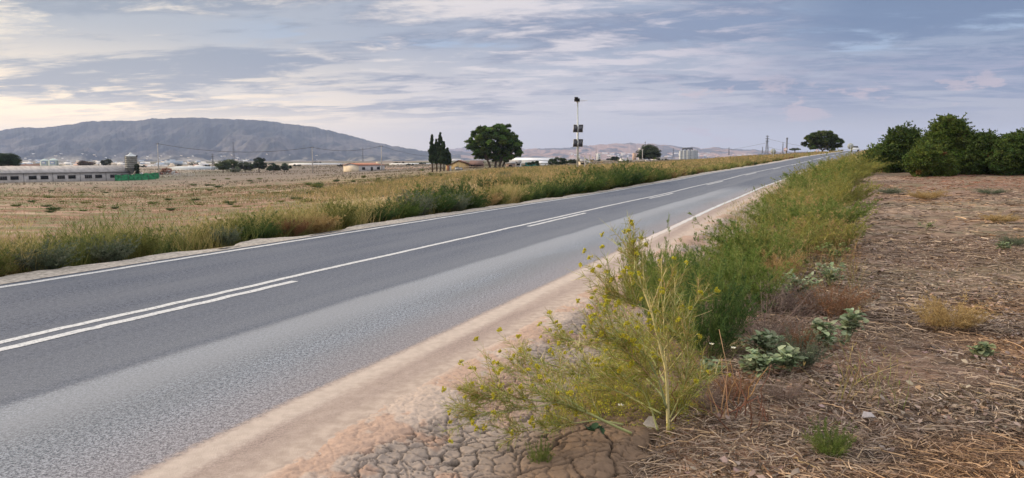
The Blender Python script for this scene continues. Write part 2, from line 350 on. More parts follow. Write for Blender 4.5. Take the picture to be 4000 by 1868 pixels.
def strip(v0,v1,u0,u1,dz,nv=2,du=.5,fn=None):
    us=np.arange(u0,u1+.01,du);vs=np.linspace(v0,v1,nv);U,V=np.meshgrid(us,vs,indexing='ij')
    if fn: V=fn(U,V)
    X,Y=xy_of(U,V+S(U));Z=ZR(U)+dz
    return MB().grid(X,Y,Z,uv=np.stack([V,U],-1).reshape(-1,2),flip=True)
def road_mat():
    m=bpy.data.materials.new('asphalt');m.use_nodes=True;nt=m.node_tree;b=nt.nodes['Principled BSDF'];b.inputs['Roughness'].default_value=.85;b.inputs['Specular IOR Level'].default_value=.25
    tc=nd(nt,'ShaderNodeTexCoord');uv=tc.outputs['UV'];ob=tc.outputs['Object']
    s=nd(nt,'ShaderNodeSeparateXYZ',{0:uv});v,u=s.outputs[0],s.outputs[1]
    wob=ma(nt,'MULTIPLY',ma(nt,'SUBTRACT',noise(nt,comb(nt,ma(nt,'MULTIPLY',v,.8),ma(nt,'MULTIPLY',u,.5)),1.0,5,.6),.5),.5)
    fine=ma(nt,'MULTIPLY',ma(nt,'SUBTRACT',noise(nt,ob,25,3),.5),.12)
    vv=ma(nt,'ADD',ma(nt,'ADD',v,ma(nt,'MULTIPLY',wob,.35)),fine)
    sp=noise(nt,ob,70,3,.95);sp2=ma(nt,'ADD',ma(nt,'MULTIPLY',noise(nt,ob,80,3,.95),.65),ma(nt,'MULTIPLY',noise(nt,ob,33,3,.8),.35));big=noise(nt,comb(nt,ma(nt,'MULTIPLY',v,1.4),ma(nt,'MULTIPLY',u,.12)),1.0,5,.6)
    gr=noise(nt,ob,90,3,.9)
    dk=mixc(nt,sstep(nt,ma(nt,'ADD',ma(nt,'MULTIPLY',sp,.55),ma(nt,'MULTIPLY',noise(nt,ob,22,4,.85),.45)),.44,.56),(.033,.041,.060),(.145,.163,.205))
    dk=mixc(nt,ma(nt,'MULTIPLY',sstep(nt,big,.35,.65),.55),dk,(.135,.147,.172))
    pal=mixc(nt,sstep(nt,sp2,.44,.56),(.042,.054,.074),(.35,.378,.42))
    pal=mixc(nt,ma(nt,'MULTIPLY',sstep(nt,noise(nt,comb(nt,ma(nt,'MULTIPLY',v,1.5),ma(nt,'MULTIPLY',u,.25),4.0),1.0,5,.6),.35,.68),.5),pal,(.15,.155,.165))
    edge=ma(nt,'MULTIPLY',sstep(nt,vv,-4.98,-4.75),sstep(nt,vv,-4.0,-4.6))
    pal=mixc(nt,ma(nt,'MULTIPLY',edge,.55),pal,(.28,.295,.32))
    pal=mixc(nt,ma(nt,'MULTIPLY',sstep(nt,vv,-4.0,-3.2),.5),pal,mixc(nt,sstep(nt,sp2,.4,.6),(.15,.13,.135),(.36,.31,.31)))
    pm=ma(nt,'MULTIPLY',sstep(nt,vv,-4.98,-4.82),sstep(nt,ma(nt,'ADD',u,ma(nt,'MULTIPLY',v,-2.2)),54.,44.))
    c=mixc(nt,pm,dk,pal)
    mid=ma(nt,'MULTIPLY',sstep(nt,v,-6.3,-4.9),.45)
    c=mixc(nt,ma(nt,'MULTIPLY',mid,sstep(nt,vv,-4.8,-5.1)),c,mixc(nt,sstep(nt,sp,.35,.65),(.085,.095,.115),(.25,.265,.29)))
    du_=mixc(nt,sstep(nt,sp2,.35,.65),(.20,.15,.13),(.40,.31,.26))
    c=mixc(nt,ma(nt,'MULTIPLY',sstep(nt,vv,-3.24,-3.12),.9),c,du_)
    sand=mixc(nt,sstep(nt,noise(nt,ob,12,5),.3,.7),(.34,.27,.225),(.46,.375,.315))
    near=sstep(nt,u,26.,10.)
    lin=ma(nt,'MULTIPLY',sstep(nt,vv,-3.20,-3.10),sstep(nt,vv,-2.86,-3.0))
    c=mixc(nt,ma(nt,'MULTIPLY',lin,ma(nt,'MULTIPLY',near,.85)),c,mixc(nt,.25,sand,(.75,.68,.60)))
    mot=sstep(nt,noise(nt,comb(nt,ma(nt,'MULTIPLY',v,3.0),ma(nt,'MULTIPLY',u,.5)),1.0,6,.65),.42,.6)
    sf=ma(nt,'MAXIMUM',sstep(nt,vv,-2.84,-2.60),ma(nt,'MULTIPLY',ma(nt,'MULTIPLY',mot,.5),sstep(nt,vv,-3.1,-2.9)))
    c=mixc(nt,sf,c,sand)
    nt.links.new(c,b.inputs['Base Color'])
    hgt=ma(nt,'ADD',ma(nt,'MULTIPLY',gr,1.0),sp2)
    nt.links.new(nd(nt,'ShaderNodeBump',{'Strength':.8,'Height':hgt,'Distance':.008}).outputs[0],b.inputs['Normal'])
    return m
tag(strip(-9.95,-2.45,-25,420,0,16).build('road',road_mat(),uvs=True,smooth=True),kind='structure')
def paint_mat(name,dust):
    m=bpy.data.materials.new(name);m.use_nodes=True;nt=m.node_tree;b=nt.nodes['Principled BSDF'];b.inputs['Roughness'].default_value=.7
    tc=nd(nt,'ShaderNodeTexCoord');s=nd(nt,'ShaderNodeSeparateXYZ',{0:tc.outputs['UV']});u=s.outputs[1]
    n=noise(nt,tc.outputs['Object'],30,4,.7)
    c=mixc(nt,sstep(nt,n,.50,.62),(.52,.525,.52),(.24,.255,.28))
    c=mixc(nt,ma(nt,'MULTIPLY',sstep(nt,noise(nt,tc.outputs['Object'],1.2,3),.4,.7),.35),c,(.40,.41,.42))
    if dust: c=mixc(nt,ma(nt,'MULTIPLY',sstep(nt,u,24.,9.),.96),c,mixc(nt,sstep(nt,n,.3,.7),(.46,.35,.28),(.58,.46,.38)))
    nt.links.new(c,b.inputs['Base Color']);return m
PAINT=paint_mat('road_paint',False);PAINTD=paint_mat('road_paint_dusty',True)
def ragged(U,V):
    return V+(vn(U*9,V*0+V[:, :1]*7,3)-.5)*.030+(vn(U*1.1,V*0,5)-.5)*.02
def ragline(v0,v1,u0,u1,m):
    return tag(strip(v0,v1,u0,u1,.004,2,.12,ragged).build('road_marking',m,uvs=True),kind='structure')
ragline(-9.53,-9.40,-15,400,PAINT);ragline(-6.66,-6.55,-15,400,PAINT);ragline(-3.16,-3.02,13,400,PAINTD)
ragline(-6.40,-6.28,-15,7.6,PAINT)
for k in range(14):
    ragline(-6.40,-6.29,16.0+13.35*k,20.7+13.35*k,PAINT)
# pale gravel shoulder on the far side
GRAV=mat('gravel',(.36,.325,.285),.95,nscale=14,namt=.35,bump=.8)
def gravfn(U,V):
    e=(V<-9.9)
    return np.where(e,V-(vn(U*.9,U*0,6)-.4)*.5-(vn(U*5,U*0,7)-.5)*.12,V)
us=np.arange(-20,400,.15);vs=np.array([-9.66,-9.8,-9.97,-10.12,-10.3]);U,V=np.meshgrid(us,vs,indexing='ij');V2=gravfn(U,V)
X,Y=xy_of(U,V2+S(U));Z=ZR(U)+np.array([.005,.012,.02,.0,-.16])[None]+(vn(U*6,V*6,4)-.5)*.02*np.array([0,1,1,1,1])
tag(MB().grid(X,Y,Z,uv=np.stack([V2,U],-1).reshape(-1,2),flip=False).build('gravel_shoulder',GRAV,smooth=False,uvs=True),kind='structure')

def voro(x,y,s):
    ix=np.floor(x).astype(int);iy=np.floor(y).astype(int);f1=np.full(x.shape,9.);f2=np.full(x.shape,9.)
    for a in(-1,0,1):
        for b in(-1,0,1):
            cx=ix+a+.12+.76*h2(ix+a,iy+b,s);cy=iy+b+.12+.76*h2(ix+a,iy+b,s+5)
            d=np.hypot(x-cx,y-cy);n=d<f1;f2=np.where(n,f1,np.minimum(f2,d));f1=np.where(n,d,f1)
    return f2-f1
def build_mud():
    for (u0,u1,du,dv) in ((1.6,10.5,.0085,.0085),(10.5,60,.06,.05)):
        us=np.arange(u0,u1+du*.5,du);vs=np.arange(-2.66,-.2,dv);U,V=np.meshgrid(us,vs,indexing='ij')
        VS=V+S(U)
        X,Y=xy_of(U,VS)
        g=ZR(U)-.02-.07*smin((V+2.42)/.6)+.12*smin((V+1.6)/1.6)
        z=np.where(V<-2.42,ZR(U)+.006-.016*smin((-2.46-V+.09*(fbm(X*4,Y*4,37,4)-.5))/.2),ZR(U)+.006-.07*smin((V+2.42)/.6)+.12*smin((V+1.6)/1.6))
        wx=X+.20*(fbm(X*4,Y*4,3,5)-.5);wy=Y+.20*(fbm(X*4,Y*4,13,5)-.5)
        big=voro(wx/.27,wy/.21,1)*.22;sm=voro(wx/.10+9,wy/.078,2)*.085
        bw=smin((V+1.75+.5*(fbm(X*1.2,Y*1.2,4)-.5))/.45)
        wd_=.5+1.0*fbm(X*3,Y*3,29,3);cb=smin(1-(big-.003)/((.006+.009*bw)*wd_)); cs=smin(1-(sm-.002)/(.007*wd_))
        edge=smin((V+2.31+.34*(fbm(X*1.3,Y*1.3,21)-.5))/.16)
        crust0=smin((V+2.6+.3*(fbm(X*1.5,Y*1.5,31)-.5))/.12);crack=np.maximum(cb*(.45+.55*bw),cs*(1-.6*bw))*np.maximum(edge,.15*crust0)
        n=fbm(X*9,Y*9,6,4);n2=fbm(X*1.7,Y*1.7,16,3)
        crust=smin((V+2.62+.3*(fbm(X*1.5,Y*1.5,31)-.5))/.12)*(1-smin((V+1.9+.5*(fbm(X*2,Y*2,33)-.5))/.3))
        z=z-.030*crack+.010*(n-.5)*edge+.010*(fbm(X*26,Y*26,61,3)-.5)*edge-.07*smin((V+.75+.35*smin((5.2-U)/1.2)+.5*(fbm(X*3,Y*3,77,3)-.5))/.35)+.020*(fbm(X*22,Y*22,8,3)-.5)*crust*.8
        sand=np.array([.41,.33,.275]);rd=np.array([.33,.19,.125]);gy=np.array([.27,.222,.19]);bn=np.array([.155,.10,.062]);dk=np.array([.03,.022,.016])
        def L(a,b,f): return a*(1-f[...,None])+b*f[...,None]
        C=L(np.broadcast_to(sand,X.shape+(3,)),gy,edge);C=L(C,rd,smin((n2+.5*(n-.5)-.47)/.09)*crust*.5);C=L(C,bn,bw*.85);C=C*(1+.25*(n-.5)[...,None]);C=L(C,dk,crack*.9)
        m=MB().grid(X,Y,z,C,flip=True);tag(m.build('cracked_mud',MUDM,smooth=True),kind='structure')
build_mud()

# ------------------------------------------------------------------ simple materials
WHITEW=mat('whitewash',(.50,.48,.47),.9,nscale=.8,namt=.16)
ROOFG=mat('fibre_cement',(.30,.285,.28),.9,nscale=1.2,namt=.22,stretch=(1,.3,1))
DARK=mat('dark_opening',(.012,.012,.014),.6)
WFRAME=mat('weathered_frame',(.30,.29,.28),.8)
ROOFT=mat('terracotta',(.33,.15,.095),.9,nscale=2.5,namt=.3)
CREAM=mat('cream_render_sunlit_gable',(.62,.53,.40),.9,nscale=.7,namt=.12)
GREYW=mat('grey_render',(.46,.43,.42),.9,nscale=.9,namt=.12)
YELW=mat('yellow_render',(.56,.40,.19),.9,nscale=.8,namt=.15)
BROWNR=mat('brown_roof',(.13,.075,.06),.9,nscale=1.5,namt=.25)
GALV=mat('galvanised',(.42,.45,.46),.45,metal=.5,nscale=2,namt=.15)
SILOG=mat('weathered_steel',(.20,.20,.185),.7,metal=.2,nscale=1.5,namt=.25)
SILOB=mat('silo_paint',(.42,.50,.48),.6,nscale=1.5,namt=.1)
GREENN=mat('green_netting',(.03,.20,.09),.9,nscale=1.3,namt=.45)
TEALN=mat('teal_netting',(.02,.17,.14),.9,nscale=1.3,namt=.35)
CONC=mat('concrete',(.38,.36,.34),.9,nscale=1.5,namt=.2)
DSTEEL=mat('dark_steel',(.07,.075,.085),.6)
PSTEEL=mat('pylon_steel',(.13,.14,.16),.7)
PANEL=mat('solar_cells',(.020,.022,.032),.25,spec=.6)
BLACK=mat('black_plastic',(.012,.012,.014),.5)
ALU=mat('aluminium',(.55,.56,.57),.4,metal=.6)
BRICK=mat('brick',(.26,.115,.075),.9,nscale=2,namt=.3)
WPAINT=mat('white_paint',(.70,.70,.69),.6,nscale=1,namt=.08)
SIGNB=mat('sign_back',(.40,.42,.38),.5,metal=.2,nscale=2,namt=.1)
SIGNW=mat('sign_face',(.75,.75,.73),.5)
TARP=mat('yellow_paint',(.50,.36,.07),.8,nscale=2,namt=.3)
WOOD=mat('weathered_wood',(.24,.18,.13),.95,nscale=3,namt=.35)
GLASSH=mat('polythene',(.66,.66,.66),.5,nscale=.2,namt=.12)
BLUEP=mat('blue_label',(.25,.33,.55),.6)
CARP=mat('car_paint',(.45,.47,.50),.3,metal=.3)
TYRE=mat('rubber',(.02,.02,.02),.9)
RED=mat('red_paint',(.45,.05,.04),.6)

def scalepx(dpx,Y): return dpx*Y/(F_PX*1.0062)
def gable(name,label,cat,P0,P1,depth,wh,rh,wallm,roofm,group=None,ov=.3,monopitch=False,skirt=1.2,thick=.12):
    """P0->P1: foot of the long front wall, seen from the camera; depth runs away from it"""
    P0=np.array(P0);P1=np.array(P1);d=P1[:2]-P0[:2];Lx=float(np.hypot(*d));rz=math.atan2(d[1],d[0])
    z=min(P0[2],P1[2]);t=empty(name,(P0[0],P0[1],z),rz,label,cat,group)
    m=MB()
    if monopitch: prof=[(0,-skirt),(depth,-skirt),(depth,wh+rh),(0,wh)]
    else: prof=[(0,-skirt),(depth,-skirt),(depth,wh),(depth/2,wh+rh),(0,wh)]
    k=len(prof);v=[(x,y,zz) for x in(0,Lx) for y,zz in prof]
    m.raw(v,[(i,(i+1)%k,(i+1)%k+k,i+k) for i in range(k)],[(0,i+1,i) for i in range(1,k-1)]+[(k,k+i,k+i+1) for i in range(1,k-1)])
    m.build('wall',wallm,t)
    r=MB(); a=.04
    if monopitch:
        pts=[(-ov,wh-ov*rh/depth+a),(depth+ov,wh+rh+ov*rh/depth+a)]
        segs=[pts]
    else:
        s=rh/(depth/2); segs=[[(-ov,wh-ov*s+a),(depth/2,wh+rh+a)],[(depth/2,wh+rh+a),(depth+ov,wh-ov*s+a)]]
    for (ya,za),(yb,zb) in segs:
        vv=[(x,y,zz+dz_) for x in(-ov,Lx+ov) for (y,zz) in((ya,za),(yb,zb)) for dz_ in(0,thick)]
        r.raw(vv,[(0,1,3,2),(4,6,7,5),(0,4,5,1),(2,3,7,6),(1,5,7,3),(0,2,6,4)])
    r.build('roof',roofm,t)
    return t,Lx
def opening(t,x0,x1,z0,z1,name='window',y=0,fr=.08,bars=0,paneM=None,pane='pane'):
    f=MB();f.box((x0-fr,y-.07,z0-fr),(x1+fr,y-.004,z0));f.box((x0-fr,y-.07,z1),(x1+fr,y-.004,z1+fr));f.box((x0-fr,y-.07,z0),(x0,y-.004,z1));f.box((x1,y-.07,z0),(x1+fr,y-.004,z1))
    for i in range(bars):
        xx=x0+(x1-x0)*(i+1)/(bars+1);f.box((xx-.03,y-.05,z0),(xx+.03,y-.012,z1))
    w=f.build(name,WFRAME,t)
    MB().box((x0,y-.011,z0),(x1,y-.003,z1)).build(pane,paneM or DARK,w)
    return w

# ------------------------------------------------------------------ long farm shed on the left
PR=hit(512,704);
dl=ray(-160,722);PLy=PR[1]*.835;tt=PLy/dl[1];PL=np.array([dl[0]*tt,PLy,0]);PL[2]=CAMH+dl[2]*tt
PL[2]=PR[2]
wh=scalepx(34,PR[1])
shed,L0=gable('farm_shed','long low whitewashed farm shed with grey roof and rows of open windows on the left','farm building',PL,PR,9.0,wh,scalepx(14,PR[1])+.7,WHITEW,ROOFG,ov=.5)
def facx(px):
    d=ray(px,700);e=PR[:2]-PL[:2];A=np.array([[d[0],-e[0]],[d[1],-e[1]]]);s=np.linalg.solve(A,PL[:2]);return s[1]*L0
for cx in (-110,-64,11,57,128,174,239,282,346,386,444,484):
    x=facx(cx);opening(shed,x-1.05,x+1.05,.95,1.95,bars=3 if cx in(11,239,346) else 0)
for cx in(93,207,314,415):
    x=facx(cx);MB().box((x-.06,-.05,-.5),(x+.06,-.003,wh-.05)).build('downpipe',DSTEEL,shed)
m=MB();m.box((-.5,-.62,wh-.16),(L0+.5,-.505,wh-.02));m.build('gutter',DSTEEL,shed)
# roof of the barn behind
B0=atY(70,668,PR[1]*1.12);B1=atY(178,664,PR[1]*1.16)
gable('barn','dark grey roofed barn behind the long farm shed','barn',B0-np.array([0,0,2.2]),B1-np.array([0,0,2.2]),8,2.6,1.9,WHITEW,BROWNR,ov=.4)
# silos
def silo(name,label,cx,ytop,yb,wpx,Y,mt,group=None,labelp=False):
    P=atY(cx,yb,Y);R=scalepx(wpx,Y)/2;H=scalepx(yb-ytop,Y);t=empty(name,P,0,label,'silo',group)
    m=MB();hb=H*.80
    prof=[(R*.99,-1.0)]
    for i in range(9):
        z=hb*i/8;prof+= [(R,z),(R*1.02,z+.03),(R,z+.06)]
    m.lathe(prof,28);m.build('body',mt,t)
    MB().lathe([(R*1.06,hb),(R*.55,hb+(H-hb)*.55),(R*.12,H*.97),(R*.12,H),(0,H+.02)],28).build('roof_cone',mt,t)
    l=MB()
    for s in(-.2,.2): l.tube([(R+.15,s-R*.3,0),(R+.15,s-R*.3,hb)],.03,4)
    for k in range(12): l.tube([(R+.15,-.2-R*.3,hb*k/12+.2),(R+.15,.2-R*.3,hb*k/12+.2)],.02,4)
    l.build('ladder',DSTEEL,t)
    if labelp:
        a=np.linspace(-.15,.75,8)-math.pi/2;X=R*1.03*np.cos(a);Yy=R*1.03*np.sin(a)
        v=[(x,y,z) for z in(H*.5,H*.74) for x,y in zip(X,Yy)];MB().raw(v,[(i,i+1,i+9,i+8) for i in range(7)]).build('label_plate',BLUEP,t)
        v=[(x*1.003,y*1.003,z) for z in(H*.55,H*.69) for x,y in zip(X[1:-1],Yy[1:-1])];MB().raw(v,[(i,i+1,i+7,i+6) for i in range(5)]).build('label_panel',SIGNW,t)
    return t
Ys=PR[1]*1.07
silo('feed_silo','pale blue-green feed silo behind the shed roof, the lefthand of the pair',177,620,662,31,Ys*1.03,SILOB,labelp=True)
silo('feed_silo','pale blue-green feed silo behind the shed roof, the righthand of the pair',211,618,664,34,Ys,SILOB,labelp=True)
def hopper():
    Y=PR[1]*1.0;P=atY(516,690,Y);P[2]=atY(516,694,Y)[2];Hs=scalepx(1,Y)
    t=empty('hopper_silo',P,0,'tall rusty grey hopper silo on legs at the end of the long shed','silo')
    R=21.5*Hs;z0=20*Hs;z1=38*Hs;z2=83*Hs;z3=95*Hs
    MB().lathe([(R*.25,z0-6*Hs),(R*.3,z0),(R,z1)],26).build('hopper_cone',SILOG,t)
    prof=[]
    for i in range(7):
        z=z1+(z2-z1)*i/6;prof+=[(R,z-.02),(R*1.025,z),(R,z+.03)]
    MB().lathe(prof,26).build('body',SILOG,t)
    MB().lathe([(R*1.05,z2),(R*.2,z3-2*Hs),(R*.2,z3+1.5*Hs),(R*.08,z3+1.6*Hs),(.02,z3+5*Hs)],26).build('roof_cone',GALV,t)
    for a in(.6,2.2,3.8,5.4): MB().tube([(R*.95*math.cos(a),R*.95*math.sin(a),-1.5),(R*1.0*math.cos(a),R*1.0*math.sin(a),z1+2*Hs)],.09,5).build('leg',DSTEEL,t)
    l=MB()
    for s in(-.22,.22): l.tube([(-R-.2,s,0),(-R-.2,s,z2),(-R*.4,s,z3)],.04,4)
    for k in range(16): l.tube([(-R-.2,-.22,z2*k/16),(-R-.2,.22,z2*k/16)],.03,4)
    l.build('ladder',DSTEEL,t)
    c_=MB();c_.box((R,-.3,z2-1*Hs),(R+3.5*Hs,.3,z2+3*Hs));c_.build('bracket',DSTEEL,t);MB().tube([(R,0,z2),(R+6*Hs,0,z2+4*Hs)],.08,4).build('filling_pipe',DSTEEL,t);MB().tube([(-R-1,0,z2*.72),(-R,0,z2*.72)],.12,4).build('platform_arm',DSTEEL,t)
    # creeper on the right side
    n=900;a=rng.uniform(-.5,.5,n);z=rng.uniform(0,z2*.62,n);rr=R*(.95+.25*rng.random(n));P_=np.c_[rr*np.cos(a),rr*np.sin(a),z]
    m=MB();m.leaves(P_,rng.normal(size=(n,3)),.45,.3,vary((.05,.065,.035),n));m.build('creeper',LEAF,t)
hopper()
# green netting fence
def netfence(pxs,name,label,hpx,mt,Yk,wav=1.0):
    pts=[]
    for (px,pb) in pxs:
        P=atY(px,pb,Yk);pts.append(P)
    pts=np.array(pts);t=empty(name,pts[0],0,label,'fence')
    q=pts-pts[0];d=np.r_[0,np.cumsum(np.hypot(*(np.diff(q[:,:2],axis=0).T)))];s=np.linspace(0,d[-1],60)
    xs=[np.interp(s,d,q[:,i]) for i in range(3)];H=np.interp(s,d,scalepx(np.array(hpx,float),Yk))*(1+.05*np.sin(s*2.1))
    y=xs[1]+.12*np.sin(s*1.7)*wav
    Zs=np.linspace(0,1,6);X=np.tile(xs[0],(6,1));Y_=np.tile(y,(6,1))+.08*np.sin(np.outer(Zs*9,np.ones(60))+s*3);Z_=xs[2][None]+H[None]*Zs[:,None]-.1
    m=MB();m.grid(X,Y_,Z_);m.grid(X,Y_+.02,Z_,flip=True);m.build('netting',mt,t)
    for k in range(0,60,9): MB().tube([(xs[0][k],y[k]-.06,xs[2][k]-.5),(xs[0][k],y[k]-.06,xs[2][k]+H[k]+.1)],.05,5).build('post',DSTEEL,t)
netfence([(449,706),(520,704),(600,700),(622,696)],'netting_fence','green netting fence below the hopper silo beside the long shed',[22,24,26,22],GREENN,PR[1]*.93)
# utility poles and cables
def upole(px,yt,yb,label,Y=None):
    P=hit(px,yb);Y=P[1];H=scalepx(yb-yt,Y);t=empty('utility_pole',P,0,label,'utility pole')
    MB().tube([(0,0,-1),(0,0,H)],np.array([.24,.13]),8).build('pole',CONC,t)
    c_=MB();c_.box((-.55,-.05,H-.25),(.55,.05,H-.12));c_.build('crossarm',DSTEEL,t)
    for x in(-.5,0,.5): MB().tube([(x,0,H-.12),(x,0,H+.25)],.06,6).build('insulator',DSTEEL,t)
    return P+np.array([0,0,H])
p1=upole(622,562,694,'grey utility pole at the end of the green netting fence')
p2=upole(1222,576,676,'grey utility pole between the clump of round trees and the red-roofed house')
p3=upole(1491,571,668,'grey utility pole beside the red-roofed house')
def cable(A,B,sag,r,label,n=24,mt=DSTEEL):
    A=np.array(A);B=np.array(B);s=np.linspace(0,1,n)[:,None];p=A+(B-A)*s;p[:,2]-=4*sag*(s[:,0]*(1-s[:,0]))
    o=MB().tube(p-A,r,4).build('power_cable',mt,loc=A);return tag(o,label,'cable')
cable(p1,p2,scalepx(26,p1[1]),.085,'sagging power cable in front of the mountain, longest span at left')
cable(p2,p3,scalepx(16,p2[1]),.075,'sagging power cable running to the pole beside the red-roofed house')
p4=atY(1690,610,p3[1]*1.35)
cable(p3,p4,scalepx(10,p3[1]),.06,'power cable falling from the house pole towards the cypresses')
# ------------------------------------------------------------------ red-roofed house
def corner(px,py): return hit(px,py)
HP=hit(1402,671);HY=HP[1]
A=HP;B=atY(1503,671,HY*1.06);B[2]=A[2]
house,hl=gable('small_house','small grey house with a red tiled roof and sunlit-tinted cream gable wall standing in the field','house',A,B,7.5,scalepx(24,HY),scalepx(8,HY),GREYW,ROOFT,ov=.25)
MB().box((-.03,.02,-1),(-.006,7.48,scalepx(24,HY)-.02)).build('sunlit_gable_wall',CREAM,house)['label']='cream gable wall'  # sunlight on the gable side is put into this paler wall colour
s_=hl/101.
for x0,x1 in((12,23),(69,80)): opening(house,x0*s_,x1*s_,scalepx(7,HY),scalepx(17,HY))
opening(house,45*s_,53*s_,0,scalepx(17,HY),name='door')
MB().box((82*s_,-.5,-.5),(84*s_,-.02,scalepx(20,HY))).build('pilaster',WPAINT,house)
MB().box((90*s_,1.5,scalepx(22,HY)),(96*s_,3,scalepx(37,HY))).build('chimney',CREAM,house)
# rows of earth heaps behind
def heap(lbl,px,py,w,h,src=[None]):
    P=hit(px,py);P[2]-=.05
    if src[0] is None:
        an=np.linspace(0,2*math.pi,22);r=np.linspace(0,1,8);R_,A_=np.meshgrid(r,an,indexing='ij')
        X=R_*np.cos(A_)*(1+.25*fbm(A_*1.2,R_*2,3));Y=R_*np.sin(A_);Z=(1-R_**1.3)*(.75+.5*fbm(X*2+5,Y*2,6))-.15
        C=np.broadcast_to(np.array([.36,.26,.20]),X.shape+(3,))*(1+.4*(fbm(X*4,Y*4,3)-.5))[...,None]
        o=MB().grid(X,Y,Z,C,flip=True).build('earth_heap',SOIL,smooth=True);src[0]=o
    else: o=src[0].copy();COL.objects.link(o)
    o.location=P;W_=scalepx(w,P[1])/2;o.scale=(W_,W_*1.2,scalepx(h,P[1]));o.rotation_euler=(0,0,rng.uniform(0,6))
    seenH=heap.__dict__.setdefault('n',[0]);seenH[0]+=1;tag(o,ORD[seenH[0]-1]+' from the left in the row of brown earth heaps beyond the small house','earth heap','row of earth heaps behind the red-roofed house')
for i in range(17):
    heap('brown earth heap in the long row between the red-roofed house and the cypresses',1512+i*10.5+rng.uniform(-2,2),661-.35*i+rng.uniform(-1.5,1.5),15,rng.uniform(6,10))
# ------------------------------------------------------------------ trees
def crown(centres,radii,nper,ll,lw,cols,flat=1.0,outward=.7,seed=0,tuft=1):
    m=MB()
    for c_,r in zip(centres,radii):
        n=int(nper*(r/np.mean(radii))**2); d=nrm(rng.normal(size=(n,3)));d[:,2]=np.abs(d[:,2])*.55+d[:,2]*.45
        rad=r*rng.uniform(.35,1.0,n)**.55
        P=np.array(c_)+d*rad[:,None]*np.array([1,1,flat])
        D=nrm(d*outward+rng.normal(size=(n,3))*.6+np.array([0,0,.25]))
        cc=vary(cols,1,.42,.1)[0]
        m.leaves(P,D,ll*rng.uniform(.6,1.3,n),lw*rng.uniform(.7,1.3,n),vary(cc,n,.35,.12),fold=.08)
    return m
def limbs(t,base,targets,r0,mt=BARK,name='limb',k=5):
    m=MB()
    for T_ in targets:
        T_=np.array(T_,float);b=np.array(base,float);s=np.linspace(0,1,k)[:,None];p=b+(T_-b)*s;p[:,2]+=np.sin(s[:,0]*math.pi)*.08*np.linalg.norm(T_-b)*-1
        p[1:-1]+=rng.normal(size=(k-2,3))*.04*np.linalg.norm(T_-b)
        m.tube(p,np.linspace(r0,r0*.18,k),6)
    m.build(name,mt,t,smooth=True)
def tree(name,label,cat,px,yb,Y,ellips,hpx,nclump,nper,leaf,cols,trunkpx=4,seedc=0,flat=.8,crad=.22,trunks=None,P=None,group=None):
    """ellips: crown lobes in px relative to (px, yb): (dx, dy_up, rx, ry)"""
    if P is None: P=atY(px,yb,Y)
    Y=P[1];s=scalepx(1,Y);t=empty(name,P,0,label,cat,group)
    cs=[];rs=[]
    W=[e[2]*e[3] for e in ellips];W=np.array(W)/sum(W)
    for e,w in zip(ellips,W):
        n=max(3,int(nclump*w))
        d=nrm(rng.normal(size=(n,3)));rr=rng.uniform(.25,1,n)**.5*(1-crad*.8)
        d=d*rr[:,None]
        for q in d:
            cs.append((e[0]*s+q[0]*e[2]*s,q[1]*e[2]*s*.9+e[4]*s if len(e)>4 else q[1]*e[2]*s*.9,e[1]*s+q[2]*e[3]*s));rs.append(crad*math.sqrt(e[2]*e[3])*s*rng.uniform(.7,1.3))
    crown(cs,rs,nper,leaf,leaf*.35,cols,flat).build('crown',LEAF,t)
    for i,(tx,lean) in enumerate(trunks or [(0,0)]):
        h=min(e[1] for e in ellips)*s
        tp=np.array([tx*s+lean*s,0,h]);m=MB();m.tube([(tx*s,0,-1.2),(tx*s,0,0),(tx*s+lean*s*.4,0,h*.5),tp],np.array([1.25,1.05,.85,.7])*trunkpx*s/2,8);m.build('trunk',BARK,t,smooth=True)
        limbs(t,tp-np.array([0,0,h*.25]),[cs[j] for j in rng.choice(len(cs),min(9,len(cs)),replace=False)],trunkpx*s*.28)
    return t
PINE=[(.065,.115,.030),(.095,.155,.036),(.048,.085,.026),(.12,.18,.045)]
DARKT=[(.028,.050,.024),(.038,.064,.029),(.046,.072,.032)]
OLV=[(.075,.10,.04),(.055,.08,.035),(.10,.125,.05)]
HAZYG=[(.05,.07,.04),(.06,.08,.045)]
# large stone pine in the middle
tree('pine_tree','large broad dark green pine with a domed crown in the middle distance','tree',1935,648,205,
 [(0,100,85,66),(-58,80,56,48),(60,80,52,54),(15,128,58,38),(-25,48,76,34),(50,45,62,34),(92,62,28,38),(-88,92,30,30),(-104,84,26,26),(-30,110,70,48),(-60,42,40,26),(30,32,60,22)],168,420,230,.55,PINE,9,crad=.15,trunks=[(-22,-14),(0,6),(16,16),(30,18)])
tree('pine_tree','broad flat-topped pine at the top of the rise beside the road','tree',3209,601,235,
 [(10,62,44,28),(-36,56,38,24),(50,48,30,24),(-60,36,24,13),(30,30,36,14),(64,40,18,22),(38,16,20,11),(5,78,26,14),(-20,72,26,16),(-25,28,34,14),(0,50,55,16)],94,300,200,.5,[(.075,.11,.034),(.105,.14,.04),(.055,.08,.026)],6.5,crad=.17,trunks=[(3,0)])
